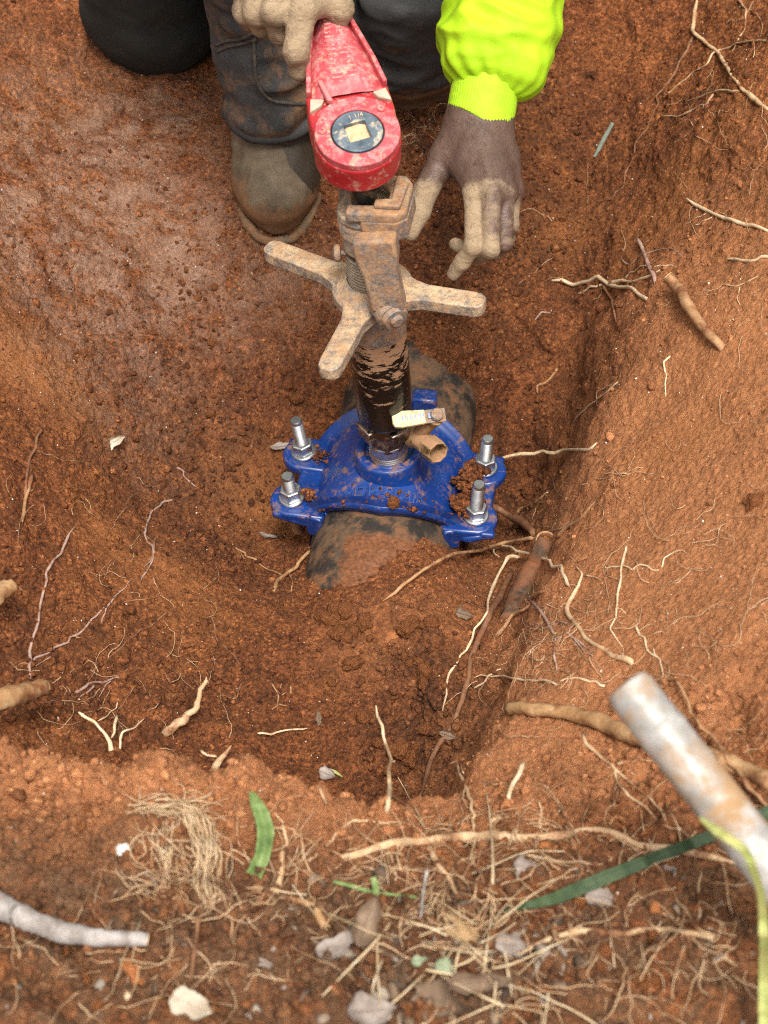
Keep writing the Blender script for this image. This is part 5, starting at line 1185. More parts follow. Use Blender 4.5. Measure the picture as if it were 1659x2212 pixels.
 ("long thin root on the left slope joining a rootlet at its foot", [(161, 1136), (144, 1166), (119, 1210), (99, 1250), (87, 1305), (74, 1369), (64, 1419), (64, 1470)], 6, 7, 'pink', [([(66, 1429), (114, 1404), (164, 1374), (198, 1339), (238, 1300), (285, 1252)], 5, 3.5), ([(238, 1300), (222, 1330), (218, 1350)], 5, 3)]),
 ("winding rootlet above the left ridge of the pit", [(377, 1076), (342, 1091), (317, 1126), (312, 1146), (327, 1181), (327, 1210), (303, 1260)], 5, 5, 'pink', [([(336, 1160), (330, 1195), (310, 1235)], 3, 2)]),
 ("faint rootlet in the middle of the lower basin left side", [(360, 1327), (330, 1350), (298, 1369), (258, 1399), (218, 1439)], 4, 3, 'brown', [([(298, 1369), (260, 1380), (238, 1375)], 3, 2)]),
 ("faint dark rootlet in the centre of the lower basin", [(459, 1329), (471, 1379), (496, 1404), (521, 1434)], 4, 3, 'brown', ()),
 ("dark straight root high on the left edge of the pit", [(90, 925), (75, 970), (64, 1007), (55, 1045), (48, 1072)], 9, 7, 'brown', ()),
 ("tan straight root just below the dark one on the left edge", [(69, 1027), (62, 1055), (56, 1081), (50, 1108), (46, 1133)], 10, 8, 'tan', [([(60, 1066), (75, 1052)], 4, 2)]),
 ("amber root leaning on the front left of the pipe", [(719, 1158, .01), (695, 1175, .012), (670, 1190, .015), (648, 1212, .015), (635, 1225, .012), (612, 1243, .005), (597, 1256), (592, 1282)], 7, 9, 'orange', [([(511, 1186), (545, 1205), (560, 1220), (590, 1232), (618, 1246)], 4, 4), ([(500, 1170), (520, 1195), (535, 1218)], 3, 2), ([(625, 1240), (632, 1262), (628, 1282)], 3, 2)]),
 ("pale pointed root stub rising from the basin on the left", [(449, 1459, .05), (440, 1480, .045), (432, 1500, .04), (424, 1525, .03), (408, 1546, .02), (385, 1566, .01), (352, 1585)], 6, 21, 'pale', ()),
 ("yellow splayed root behind the front rim at the left", [(171, 1538, .03), (184, 1549, .03), (198, 1558, .03), (223, 1577, .025), (236, 1600, .015), (243, 1632)], 8, 9, 'cream', [([(252, 1546, .02), (246, 1570, .02), (240, 1594, .02)], 7, 5), ([(312, 1552, .02), (290, 1572, .02), (268, 1582, .02), (258, 1622)], 4, 7), ([(256, 1515, .01), (240, 1540, .01), (212, 1556, .01)], 3, 3)]),
 ("thin purple-grey rootlets above the yellow splayed root", [(273, 1456), (238, 1470), (198, 1476), (159, 1499)], 4, 6, 'pink', [([(205, 1478), (185, 1495), (160, 1520)], 4, 2), ([(240, 1468), (225, 1490), (205, 1515)], 3, 1.5)]),
 ("short pale rootlet beside a dark hole in the basin", [(558, 1580, .010), (590, 1582, .010), (620, 1577, .010), (662, 1572, .008)], 5, 3, 'cream', ()),
 ("tangle of tiny rootlets in the middle of the basin", [(590, 1475), (602, 1500), (600, 1522), (585, 1530)], 4, 3, 'tan', [([(604, 1505), (620, 1495)], 3, 2), ([(600, 1520), (622, 1526)], 3, 2), ([(606, 1490), (610, 1475)], 2.5, 2), ([(630, 1480), (632, 1500)], 3, 2)]),
 ("short rootlet on the crumbly soil left of the saddle", [(377, 997), (398, 1027), (424, 1052)], 4, 3, 'pink', ()),
 ("small dark rootlet on the pit floor right of the pipe", [(1152, 690), (1168, 676), (1190, 672)], 4, 3, 'pink', ()),
 ("curved root hugging the foot of the right wall", [(1202, 795), (1195, 812), (1180, 826), (1164, 836), (1160, 852)], 7, 5, 'tan', ()),
]
for lb, pts, a, b_, mt, br in RT:
    ct = "sawn" in lb or "ring-barked" in lb or "orange crooked" in lb
    o, X, R = make_root("root", lb, pts, a, b_, mt, br, "root", GR, taper=not ct)
    if "sawn" in lb or "ring-barked" in lb or "orange crooked" in lb: cut_end(o, X, R, "orange crooked" not in lb)
# cut stub with a pale end on the right slope
o, X, R = make_root("root_stub", "thick brown sawn-off root stub with pale cut end on the right slope", [(1444, 596, .03), (1458, 615, .025), (1472, 635, .02), (1500, 680, .012), (1521, 708, .008), (1545, 736, .003), (1568, 758, -.01)], 26, 20, 'tan', (), "root stub", GR, 12, 1.5, .08, taper=False)
cut_end(o, X, R)
# hollow bark stub
o, X, R = make_root("root_stub", "hollow dark-barked root stub with a pale ring of bark at its open top", [(1179, 1168, .045), (1168, 1195, .045), (1156, 1219, .04), (1143, 1245, .035), (1130, 1269, .026), (1116, 1300, .010), (1106, 1325, -.004), (1098, 1345, -.02)], 45, 40, 'dark', (), "root stub", GR, 18, 1.2, .07, taper=False)
ax = unit(unit(X[0] - X[3]) * .45 - ray(1179, 1168) * .8 + np.array([0, 0, .25])); mb = MB(); r0 = R[0]
lathe(mb, X[0], ax, [(r0 * .95, -.010), (r0 * 1.02, -.004), (r0 * 1.05, .002), (r0 * .98, .0035), (r0 * .84, .0030), (r0 * .80, -.003), (r0 * .5, -.0015), (0, -.001)], 28, cap=False)
me_o = mb.build("bark_ring", M_ROOT['tan']); me_o.parent = o
mb = MB(); lathe(mb, X[0], ax, [(r0 * .82, -.002), (r0 * .5, .0005), (0, .0015)], 20, cap=False); c = mb.build("soil_plug", M_CRUMB); c.parent = o
# big blurred root at the left edge and the grey-barked one in the near corner
o, X, R = make_root("root", "stout orange root stub poking in from the left edge", [(-30, 1522, .10), (0, 1512, .10), (30, 1503, .10), (60, 1497, .095), (96, 1487, .09)], 46, 38, 'orange', (), "root", GR, 14, 1.5, .10, taper=False); cut_end(o, X, R, False, 'orange')
o, X, R = make_root("root", "lumpy orange root end at the left edge above the stout stub", [(-25, 1300, .05), (-5, 1285, .05), (12, 1272, .05), (22, 1262, .05)], 44, 34, 'orange', (), "root", GR, 12, 3, .14, taper=False)
o, X, R = make_root("root", "grey peeling-barked root lying in the bottom left corner", [(-40, 1935, .012), (0, 1958, .012), (40, 1978, .012), (74, 1993, .012), (149, 2016, .01), (223, 2026, .008), (270, 2029, .008), (318, 2030, .008)], 56, 30, 'grey', (), "root", GR, 16, 1.5, .05, taper=False); cut_end(o, X, R, False)
for k in (9, 17, 25):
    if k < len(X) - 1:
        V, F = tube_arrays(np.array([X[k - 1], X[k], X[k + 1]]), R[k] * 1.05, 14, lump=.04, seed=k); c = link("bark_ridge", mesh_np("bark_ridge", V, F), M_ROOT['grey']); c.parent = o

# ------------------------------------------------------------------ the grey steel bar in the near right
a0, a1 = Pd(1350, 1476, 1.22), Pd(2050, 2365, 1.235)
M_GALV = simple("weathered_galvanised_steel", [(.3, (.24, .22, .19)), (.5, (.38, .36, .33)), (.7, (.58, .57, .55))], 55, .45, .2, bs=90, bst=.4, bd=.001, layers=[((.36, .22, .11), .54, 16, .0, .9), ((.46, .40, .32), .62, 40, .0, .9)])
mb = MB(); bl = np.linalg.norm(a1 - a0); lathe(mb, a0, a1 - a0, [(0, 0), (.0120, .0004), (.0152, .002), (.0165, .007), (.0168, .03), (.0166, bl)], 40, cap=False)
bar = thing("steel_bar", "weathered grey galvanised bar reaching in over the slope at the near right", "steel bar", a1); mb.build("shaft", M_GALV, bar)
mb = MB(); lathe(mb, a0, a1 - a0, [(.0169, .035), (.0174, .037), (.0174, .043), (.0168, .046)], 40, cap=False); mb.build("worn_band", M_GALV, bar)

# ------------------------------------------------------------------ leaves and blades
def leafmat(n, a, b, c): return simple(n, [(.3, a), (.5, b), (.75, c)], 50, .7, bs=140, bst=.4, bd=.001)
M_GREEN = leafmat("fresh_green_leaf", (.055, .105, .02), (.15, .22, .06), (.36, .42, .20)); M_DKGREEN = leafmat("dark_green_blade", (.016, .032, .011), (.032, .058, .020), (.075, .11, .042))
M_YELLOW = leafmat("yellow_green_blade", (.22, .25, .06), (.34, .36, .11), (.46, .42, .15)); M_GREYLEAF = leafmat("grey_dead_leaf", (.13, .095, .075), (.24, .19, .155), (.40, .34, .30))
M_BROWNLEAF = leafmat("brown_dead_leaf", (.075, .045, .026), (.16, .10, .06), (.28, .19, .12)); M_PALELEAF = leafmat("pale_dry_leaf", (.34, .27, .19), (.48, .40, .30), (.60, .52, .42)); M_MINT = leafmat("mint_lichen_leaf", (.17, .20, .115), (.27, .31, .19), (.38, .42, .29))
def blade(name, label, cat, pts, widths, m, thick=.0007, fold=.18, seed=1, group=None, smooth=6):
    """long strip leaf with a crease; pts (u, v, rise); widths in picture units at each point"""
    P = np.array([(p[0], p[1], p[2], w) for p, w in zip(pts, widths)], float); C = catmull(P, 10)
    d = np.array([hit(u, v)[0] for u, v, _, _ in C])
    for _ in range(smooth): d = np.convolve(np.pad(d, 2, 'edge'), [.1, .22, .36, .22, .1], 'valid')
    d = np.minimum(d, np.array([hit(u, v)[0] for u, v, _, _ in C])) - C[:, 2] - .002
    X = np.array([Pd(c[0], c[1], q) for c, q in zip(C, d)]); T_ = np.gradient(X, axis=0); T_ /= np.linalg.norm(T_, axis=1)[:, None]
    r = np.random.default_rng(seed); V = []; F = []; K = 7
    for i in range(len(X)):
        view = ray(C[i, 0], C[i, 1]); s = unit(np.cross(T_[i], view)); nn = -view; w = .5 * C[i, 3] * d[i] / FPX
        for side in (0, 1):
            for k in range(K):
                q = -1 + 2 * k / (K - 1); V.append(X[i] + s * w * q * (1 + .05 * r.normal()) + nn * (fold * w * (abs(q) - .5) + (thick if side == 0 else 0)))
    st = 2 * K
    for i in range(len(X) - 1):
        for k in range(K - 1):
            a = i * st + k; b = a + st; F += [(a, a + 1, b + 1, b), (a + K, b + K, b + K + 1, a + K + 1)]
        a = i * st; b = a + st; F += [(a, b, b + K, a + K), (a + K - 1, a + 2 * K - 1, b + 2 * K - 1, b + K - 1)]
    return tag(link(name, mesh_np(name, V, F), m), label, cat, group)
blade("green_leaf", "short fresh green leaf piece standing on the front rim", "leaf", [(541, 1710, .02), (552, 1732, .02), (566, 1762, .02), (574, 1800, .018), (566, 1850, .01), (548, 1892, .002)], [8, 24, 32, 36, 32, 34], M_GREEN, fold=.9)
blade("long_grass", "long dark green grass blade slanting across the near right", "grass", [(1088, 1968, .004), (1130, 1958, .008), (1201, 1939, .012), (1277, 1908, .014), (1352, 1878, .015), (1428, 1848, .015), (1529, 1808, .015), (1600, 1780, .015), (1690, 1742, .015)], [5, 14, 26, 29, 27, 25, 24, 26, 28], M_DKGREEN, fold=.35)
blade("long_grass", "yellow-tipped green grass blade bending down the right edge over the grey bar", "grass", [(1512, 1766, .31), (1540, 1788, .31), (1569, 1808, .30), (1609, 1838, .28), (1629, 1883, .25), (1644, 1934, .21), (1650, 2019, .14), (1651, 2120, .07), (1652, 2240, .02)], [5, 16, 19, 18, 17, 17, 20, 24, 26], M_YELLOW, fold=.4, smooth=20)
blade("long_grass", "small yellow-green sprig on dead leaves in the notch", "grass", [(712, 1660, .006), (725, 1668, .006), (740, 1678, .004)], [2, 6, 2], M_YELLOW)
blade("long_grass", "short green blade end among the leaf litter at centre bottom", "grass", [(806, 1895, .02), (812, 1920, .015), (809, 1945, .008), (808, 1962, .0)], [12, 14, 13, 10], M_GREEN)
blade("long_grass", "thin green stem lying left of the leaf litter", "grass", [(720, 1904, .006), (760, 1914, .006), (800, 1926, .006), (830, 1930, .006), (900, 1938, .006)], [6, 8, 8, 6, 5], M_GREEN)
blade("grass_piece", "grey-green stalk fragment on the shaded back wall", "stalk", [(1324, 265, .004), (1310, 290, .004), (1297, 315, .004), (1284, 339, .004)], [7, 8, 8, 5], leafmat("grey_green_stalk", (.09, .11, .075), (.15, .175, .13), (.24, .25, .20)))
def leaf(label, u, v, lu, lv, width, m, curl=.3, seed=1, ragged=.18, rise=.004, group="dead leaves on the soil"):
    r = np.random.default_rng(seed); d, nn = hit(u, v); c = Pd(u, v, d - rise); nn = unit(nn * .5 - ray(u, v) * .5); p2 = Pd(u + lu, v + lv, d - rise) - c
    X = unit(p2 - np.dot(p2, nn) * nn); L = np.linalg.norm(p2); Yv = np.cross(nn, X); W = width * d / FPX; V = []; F = []; nu, nv = 14, 9
    for side in (0, 1):
        for i in range(nu + 1):
            t = i / nu; w0_ = max(0, math.sin(math.pi * min(1, .05 + .95 * t) ** .75)) ** .85
            for j in range(nv):
                q = -1 + 2 * j / (nv - 1); w = w0_ * (1 + ragged * 2.6 * perlin(np.array([[t * 3.3 + seed, (5 if q > 0 else 9), seed * .7]]))[0] + ragged * 1.1 * perlin(np.array([[t * 11 + seed, (2 if q > 0 else 7), .3]]))[0])
                base = c + X * L * (t - .5) + Yv * (W / 2) * w * q
                h = L * curl * (.35 * (t - .5) ** 2 * 2 + .22 * q * q) + .10 * L * perlin(np.array([[t * 2.2 + seed, q * 1.1, seed * 1.7]]))[0] + .03 * L * perlin(np.array([[t * 9 + seed, q * 5, seed]]))[0]
                V.append(base + nn * (h + (.0006 if side == 0 else 0)))
    k = (nu + 1) * nv
    for i in range(nu):
        for j in range(nv - 1):
            a = i * nv + j; b = a + nv; F += [(a, b, b + 1, a + 1), (k + a, k + a + 1, k + b + 1, k + b)]
    rim = [i * nv for i in range(nu + 1)] + [nu * nv + j for j in range(1, nv)] + [i * nv + nv - 1 for i in range(nu - 1, -1, -1)] + [j for j in range(nv - 2, 0, -1)]
    for a, b in zip(rim, rim[1:] + rim[:1]): F.append((a, b, k + b, k + a))
    me = mesh_np("dead_leaf", V, F); o = tag(link("dead_leaf", me, m), label, "leaf", group)
    mid = np.array([(np.array(V[i * nv + nv // 2]) + nn * .0006) for i in range(nu + 1)]); Vt, Ft = tube_arrays(mid, np.linspace(.0009, .0003, nu + 1) * (L / .03) ** .5, 5); cc = link("midrib", mesh_np("midrib", Vt, Ft), m); cc.parent = o
    return o
leaf("curled yellowish dead leaf on the left wall of the pit", 242, 955, 56, -28, 24, M_PALELEAF, .5, 3)
leaf("pale wavy-edged leaf lying left of the far left bolt", 612, 964, 58, -6, 16, M_GREYLEAF, .2, 5, .25, .006)
leaf("torn grey leaf lying flat at the bottom edge left of centre", 415, 2172, 90, 40, 62, M_PALELEAF, .15, 7, .2, .008)
leaf("pale blue-grey leaf shred below the dark green blade", 1302, 1940, 76, 14, 40, M_GREYLEAF, .3, 9, .35)
leaf("crumpled dark grey leaf under the long level root", 1140, 1878, 60, 24, 44, M_GREYLEAF, .5, 11, .3)
leaf("large brown-grey leaf curled at the left of the litter heap", 790, 1990, 40, -110, 60, M_BROWNLEAF, .6, 13, .15, .012)
leaf("grey leaf with lit tip at the left foot of the litter heap", 738, 2045, 96, -40, 52, M_GREYLEAF, .5, 15, .2, .01)
leaf("reddish dry leaf edge at the right of the litter heap", 1045, 2122, 150, -10, 46, M_BROWNLEAF, .4, 17, .2, .012)
leaf("dark slate leaf at the bottom of the litter heap", 960, 2165, 150, 40, 84, M_BROWNLEAF, .3, 19, .2, .012)
leaf("grey curled leaf at the bottom edge left of the litter heap", 800, 2185, 110, -20, 76, M_GREYLEAF, .5, 21, .2, .012)
leaf("pale round mint green leaf in the litter heap", 962, 2088, 46, 12, 34, M_MINT, .5, 23, .2, .014)
leaf("smaller mint green leaf left of the round one", 905, 2075, 36, -10, 20, M_MINT, .5, 25, .2, .012)
leaf("pale grey leaf tip at the right of the fibrous lump", 1105, 2040, 70, 10, 42, M_GREYLEAF, .3, 27, .2, .012)
leaf("dark leaf scrap on the soil in the notch", 708, 1672, 36, 16, 26, M_GREYLEAF, .5, 29, .3)
leaf("dark grey leaf scrap right of the dark green blade", 1448, 1878, 36, 4, 16, M_GREYLEAF, .4, 31, .3)
leaf("blackish leaf scrap high in the channel beside the mound", 1005, 1328, 40, 14, 26, M_BROWNLEAF, .3, 33, .3)
leaf("blackish leaf scrap standing in the middle of the basin", 689, 1557, 6, 40, 16, M_BROWNLEAF, .3, 35, .3)
leaf("dark dead leaf in the bottom of the channel", 970, 1588, 40, 14, 18, M_BROWNLEAF, .3, 37, .3)
leaf("thin grey leaf on the pit floor left of the pipe", 578, 1158, 44, 10, 12, M_GREYLEAF, .2, 39, .2)
leaf("small brown leaf on the foreground left of the level root", 690, 1905, 46, 12, 30, M_BROWNLEAF, .4, 41, .3)
o, X, R = make_root("twig", "dark grey stick standing upright in the near left soil", [(428, 1980, .03), (424, 2020, .025), (418, 2070, .02), (412, 2126, .004)], 10, 8, 'brown', (), "twig", None, 8, .8, .05)
o, X, R = make_root("twig", "thin grey straight twig below the level root", [(922, 1878, .03), (918, 1910, .025), (913, 1945, .02), (908, 1985, .005)], 8, 7, 'grey', (), "twig", None, 7, .6, .04)
o, X, R = make_root("twig", "pale pointed splinter on the front rim", [(500, 1610, .03), (488, 1626, .025), (476, 1640, .015), (462, 1660, 0)], 3, 20, 'pale', [([(434, 1622, .01), (446, 1632, .01), (470, 1634, .012)], 8, 6)], "splinter", None, 8, .8, .08)
o, X, R = make_root("twig", "straw-coloured stalk on the rim right of the green leaf piece", [(690, 1700, .01), (697, 1718, .01), (706, 1738, .004)], 6, 7, 'pale', (), "stalk", None, 7, .4, .04)

# ------------------------------------------------------------------ clods, crumbs, grit
bm = bmesh.new(); bmesh.ops.create_icosphere(bm, subdivisions=1, radius=1); ICO_V = np.array([v.co[:] for v in bm.verts]); ICO_F = np.array([[v.index for v in f.verts] for f in bm.faces]); bm.free()
bm = bmesh.new(); bmesh.ops.create_icosphere(bm, subdivisions=4, radius=1); I3V = np.array([v.co[:] for v in bm.verts]); I3F = np.array([[v.index for v in f.verts] for f in bm.faces]); bm.free()
def clod_mesh(seed, r):
    p = I3V + seed * 3.1; n = fbm(p * 1.3, 3) * .30 + .16 * lumps(p * 2.2, .2, .7) + .05 * fbm(p * 6, 2); w1_, w2_ = worley(p * 1.1); n -= .22 * np.clip(.35 - (w2_ - w1_), 0, .35)
    s = np.array([1, .82, .66]) * (1 + .15 * np.random.default_rng(seed).normal(size=3)); return mesh_np("clod", I3V * (1 + n)[:, None] * s * r, I3F)
protos = [clod_mesh(k, 1.) for k in range(7)]
for m_ in protos: m_.materials.append(M_CRUMB)
M_OCLOD = simple("orange_clay_lump", [(.3, (.30, .085, .02)), (.6, (.46, .17, .05)), (.8, (.60, .30, .11))], 60, .6, bs=140, bst=.6, bd=.002)
def clod(label, u, v, wpx, group=None, m=None, seed=0, lift=.3, cat="soil clod", name="soil_clod", d=None):
    dd, nn = hit(u, v); dd = d or dd; r = .5 * wpx * dd / FPX; me = protos[seed % 7]
    if m is not None: me = me.copy(); me.materials.clear(); me.materials.append(m)
    o = bpy.data.objects.new(name, me); COL.objects.link(o); o.location = Pd(u, v, dd) + nn * r * lift; rr = np.random.default_rng(seed + 50)
    o.rotation_euler = rr.uniform(-.5, .5, 2).tolist() + [rr.uniform(0, 6.28)]; o.scale = (r, r, r); return tag(o, label, cat, group)
clod("dark brown clod sitting on the front of the blue saddle", 851, 1086, 30, seed=1, d=2.075, lift=.1)
clod("grey clod on the left wall of the pit near the saddle", 640, 860, 34, seed=2)
clod("bright orange clay lump at the bottom left below the grey root", 293, 2098, 56, m=M_OCLOD, seed=3, cat="clay lump")
clod("small tan lump below the bright orange clay lump", 277, 2150, 24, m=M_ROOT['cream'], seed=5, cat="clay lump")
clod("orange pebble in the middle of the basin right of the ridge", 848, 1378, 26, m=M_OCLOD, seed=6, cat="pebble", name="pebble")
clod("white pebble on the front rim above the grey root", 265, 1835, 32, m=simple("white_stone", [(.3, (.62, .56, .48)), (.7, (.80, .77, .72))], 60, .6), seed=4, cat="pebble", name="pebble")
clod("orange clay lump right of the long level root", 1180, 1830, 30, m=M_OCLOD, seed=2, cat="clay lump")
clod("small orange clay lump below the dark green blade", 1420, 1962, 30, m=M_OCLOD, seed=1, cat="clay lump")
clod("fibrous tan root lump at the middle of the litter heap", 1008, 2035, 120, m=root_mat("fibre_lump", (.28, .155, .07), (.42, .26, .125), (.55, .38, .21), .8), seed=3, cat="root lump", name="root_lump", lift=.0)
clod("round reddish clod high on the right bank at the edge", 1632, 1085, 60, seed=4, lift=-.2)
clod("flat clod fallen beside the far right bolt", 1142, 1062, 52, seed=5, lift=-.1)
def scatter(n, spec, lab, grp, px, seed):
    r = np.random.default_rng(seed); k = 0
    items = []
    while k < n:
        u, v, s = spec[r.integers(len(spec))]; a = r.uniform(0, 6.28); q = abs(r.normal()) * s; k += 1
        items.append((u + q * math.cos(a), v + q * math.sin(a), px[0] + (px[1] - px[0]) * r.random() ** 2.2, int(r.integers(1000))))
    items.sort(key=lambda q: -q[2]); rest = items[2:]; ex = {}
    for nm, fn in (("topmost", lambda q: q[1]), ("lowest", lambda q: -q[1]), ("leftmost", lambda q: q[0]), ("rightmost", lambda q: -q[0])):
        b = min(rest, key=fn); rest = [q for q in rest if q is not b]; ex[id(b)] = nm
    for j, q in enumerate(items):
        pre = "largest " if j == 0 else "second largest " if j == 1 else ex[id(q)] + " " if id(q) in ex else ""
        clod(pre + (lab if pre else "smaller " + lab), q[0], q[1], q[2], grp, seed=q[3], lift=.25)
# the biggest and the outermost of each cluster can be told apart
scatter(46, [(590, 850, 60), (520, 1000, 60), (430, 900, 80), (470, 1150, 60), (560, 1200, 40)], "reddish clod among the crumbled soil left of the saddle", "clods left of the saddle", (8, 26), 1)
scatter(22, [(900, 620, 60), (1000, 700, 60), (1100, 820, 50)], "reddish clod on the pit floor behind the drilling machine", "clods behind the machine", (8, 20), 2)
scatter(56, [(880, 1430, 70), (760, 1380, 60), (900, 1340, 50), (870, 1620, 50)], "dark clod on the loose mound in front of the pipe", "clods on the mound", (10, 52), 3)
scatter(36, [(200, 1800, 160), (500, 2000, 160), (1250, 1950, 150), (1400, 2120, 120), (200, 2130, 120)], "clod in the loose soil of the near rim", "clods on the near rim", (14, 40), 4)
scatter(16, [(320, 720, 60), (200, 640, 60), (420, 640, 50)], "clod on the damp floor left of the boot", "clods left of the boot", (8, 20), 5)
# soil that fell on the right of the saddle
def pile(P, n, r, name="loose_soil", par=None, seed=0, rs=(.0015, .006)):
    rr = np.random.default_rng(seed); V = []; F = []; o = 0
    for k in range(n):
        p = P[rr.integers(len(P))] + rr.normal(size=3) * r * [1, 1, .35]; s = rs[0] + (rs[1] - rs[0]) * rr.random() ** 2.5
        v = ICO_V * (1 + .25 * rr.normal(size=(12, 1))) * s * rr.uniform(.7, 1.2, 3) + p; V.append(v); F.append(ICO_F + o); o += 12
    return np.vstack(V), np.vstack(F)
right_edge = [SO + CX * x + AX * y + UP * z for x, y, z in ((.098, -.028, .068), (.094, -.012, .074), (.096, .004, .073), (.094, .018, .073), (.100, .030, .068), (.089, .0, .080), (.088, -.03, .076))]
V, F = pile(right_edge, 420, .0065, seed=3); V2, F2 = pile([SO + CX * x + AX * y + UP * z for x, y, z in ((-.090, -.034, .066), (-.094, -.030, .063), (-.088, .030, .066), (-.093, .036, .063))], 90, .005, seed=4, rs=(.001, .004))
V3 = []; F3 = []; rr = np.random.default_rng(8); o_ = 0
for k in range(170):
    a = rr.normal() * .42 + (.05 if k % 2 else -.1); q = -.070 + abs(rr.normal()) * .016 if k < 130 else rr.uniform(-.06, .08); q = max(q, -.070); s = .0006 + .0026 * rr.random() ** 3
    dm = .013 * math.exp(-((q / .050) ** 2) - (a / .50) ** 2 * 1.1); p = SO + AX * q + (CX * math.sin(a) + UP * math.cos(a)) * (PR + .0155 + dm + s * .3 + (.004 if q < -.062 else 0))
    if abs(a) < .34 and abs(q - .0) < .045: continue
    V3.append(ICO_V * (1 + .25 * rr.normal(size=(12, 1))) * s + p); F3.append(ICO_F + o_); o_ += 12
V3 = np.vstack(V3); F3 = np.vstack(F3)
me = mesh_np("loose_soil", np.vstack([V, V2, V3]), np.vstack([F, F2 + len(V), F3 + len(V) + len(V2)]), False)
o = link("loose_soil", me, M_CRUMB); o['kind'] = 'stuff'; o['label'] = 'loose red soil spilled over the lugs and front of the blue saddle'; o['category'] = 'soil'
# crumbs everywhere, thick where the ground is crumbly
def crumbs(n, seed):
    r = np.random.default_rng(seed); x = r.uniform(-.60, .72, n * 5); y = r.uniform(-.86, 1.1, n * 5)
    zb = hbase(x, y); cr = field(F_DARK, x, y); sm = field(F_SMOOTH, x, y); nearz = (y < -.5) & (zb > .36)
    pr = (.16 + .95 * cr + .28 * nearz + .25 * np.clip(perlin(np.stack([x, y, 0 * x], 1) * 9 + 5) * .9 + .2, 0, 1)) * (1 - .8 * sm) * np.where(y > .55, .5, 1)
    keep = r.random(len(x)) < pr; x, y, nearz, cr = x[keep][:n], y[keep][:n], nearz[keep][:n], cr[keep][:n]
    s = np.exp(r.normal(size=len(x)) * .52) * .00125 * (1 + .6 * nearz + .75 * cr); s = np.minimum(s, .0062)
    Z = np.array([drop(a, b)[0][2] for a, b in zip(x, y)])
    P = np.stack([x, y, Z + s * .25], 1); m = len(x)
    A = r.normal(size=(m, 3, 3)); Qm, _ = np.linalg.qr(A); sc = r.uniform(.65, 1.25, (m, 1, 3))
    V = (ICO_V[None] * (1 + .22 * r.normal(size=(m, 12, 1)))) * sc * s[:, None, None]; V = np.einsum('mij,mkj->mki', Qm, V) + P[:, None, :]
    F = (ICO_F[None] + 12 * np.arange(m)[:, None, None]).reshape(-1, 3); return V.reshape(-1, 3), F
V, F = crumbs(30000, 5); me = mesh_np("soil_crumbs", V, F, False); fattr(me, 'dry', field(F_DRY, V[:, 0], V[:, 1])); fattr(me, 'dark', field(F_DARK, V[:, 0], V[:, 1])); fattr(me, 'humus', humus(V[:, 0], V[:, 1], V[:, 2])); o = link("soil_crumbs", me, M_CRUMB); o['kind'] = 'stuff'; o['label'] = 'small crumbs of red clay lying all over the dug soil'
OV = np.array([(1, 0, 0), (-1, 0, 0), (0, 1, 0), (0, -1, 0), (0, 0, 1), (0, 0, -1.)]); OF = np.array([(0, 2, 4), (2, 1, 4), (1, 3, 4), (3, 0, 4), (2, 0, 5), (1, 2, 5), (3, 1, 5), (0, 3, 5)])
r = np.random.default_rng(12); n = 2600; x = r.uniform(-.6, .72, n); y = r.uniform(-.86, 1.0, n); P = np.array([drop(a, b)[0] for a, b in zip(x, y)]); s = np.exp(r.normal(size=n) * .35) * .00075
V = (OV[None] * (1 + .3 * r.normal(size=(n, 6, 1)))) * s[:, None, None] + P[:, None, :]; F = (OF[None] + 6 * np.arange(n)[:, None, None]).reshape(-1, 3)
o = link("quartz_grit", mesh_np("quartz_grit", V.reshape(-1, 3), F, False), simple("quartz", [(.3, (.50, .36, .24)), (.7, (.82, .76, .68))], 90, .25, spec=.7)); o['kind'] = 'stuff'; o['label'] = 'tiny glinting quartz grains in the red clay'
# hair-fine roots and dry straw
def strands(n, spec, ln, rad, seed, rise, sides=4, curl=.5, ang=None):
    r = np.random.default_rng(seed); VV = []; FF = []; o = 0
    for k in range(n):
        u, v, su, sv = spec[r.integers(len(spec))]; u += r.normal() * su; v += r.normal() * sv; L = r.uniform(*ln); m = 9
        a = r.uniform(0, 6.28) if ang is None else r.normal(ang[0], ang[1]); da = r.normal() * curl * .25; us = [u]; vs_ = [v]
        for i in range(m - 1):
            a += da + r.normal() * curl * 1.1; us.append(us[-1] + L / m * math.cos(a)); vs_.append(vs_[-1] + L / m * math.sin(a))
        dd = np.array([hit(a_, b_)[0] for a_, b_ in zip(us, vs_)]); dd = np.minimum(np.convolve(np.pad(dd, 1, 'edge'), [.3, .4, .3], 'valid'), dd)
        h = rise * r.random() * np.sin(np.linspace(r.uniform(0, 1), math.pi, m)); X = np.array([Pd(a_, b_, d_ - h_ - .0006) for a_, b_, d_, h_ in zip(us, vs_, dd, h)])
        R = np.linspace(1, .45, m) * rad * r.uniform(.6, 1.3); Vt, Ft = tube_arrays(X, R, sides, False); VV.append(Vt); FF.append(np.array(Ft) + o); o += len(Vt)
    return np.vstack(VV), np.vstack(FF)
V, F = strands(300, [(1230, 1360, 90, 90), (1400, 700, 160, 260), (1330, 1350, 130, 110), (1500, 1250, 120, 150), (200, 1250, 150, 150), (250, 1500, 130, 60), (1180, 1400, 60, 60), (1350, 1650, 150, 90), (900, 270, 60, 60), (1560, 250, 80, 150)], (30, 130), .00042, 3, .007, curl=.36)
o = link("root_hairs", mesh_np("root_hairs", V, F), M_ROOT['pale']); o['kind'] = 'stuff'; o['label'] = 'hair-fine pale rootlets showing in the clay slopes'
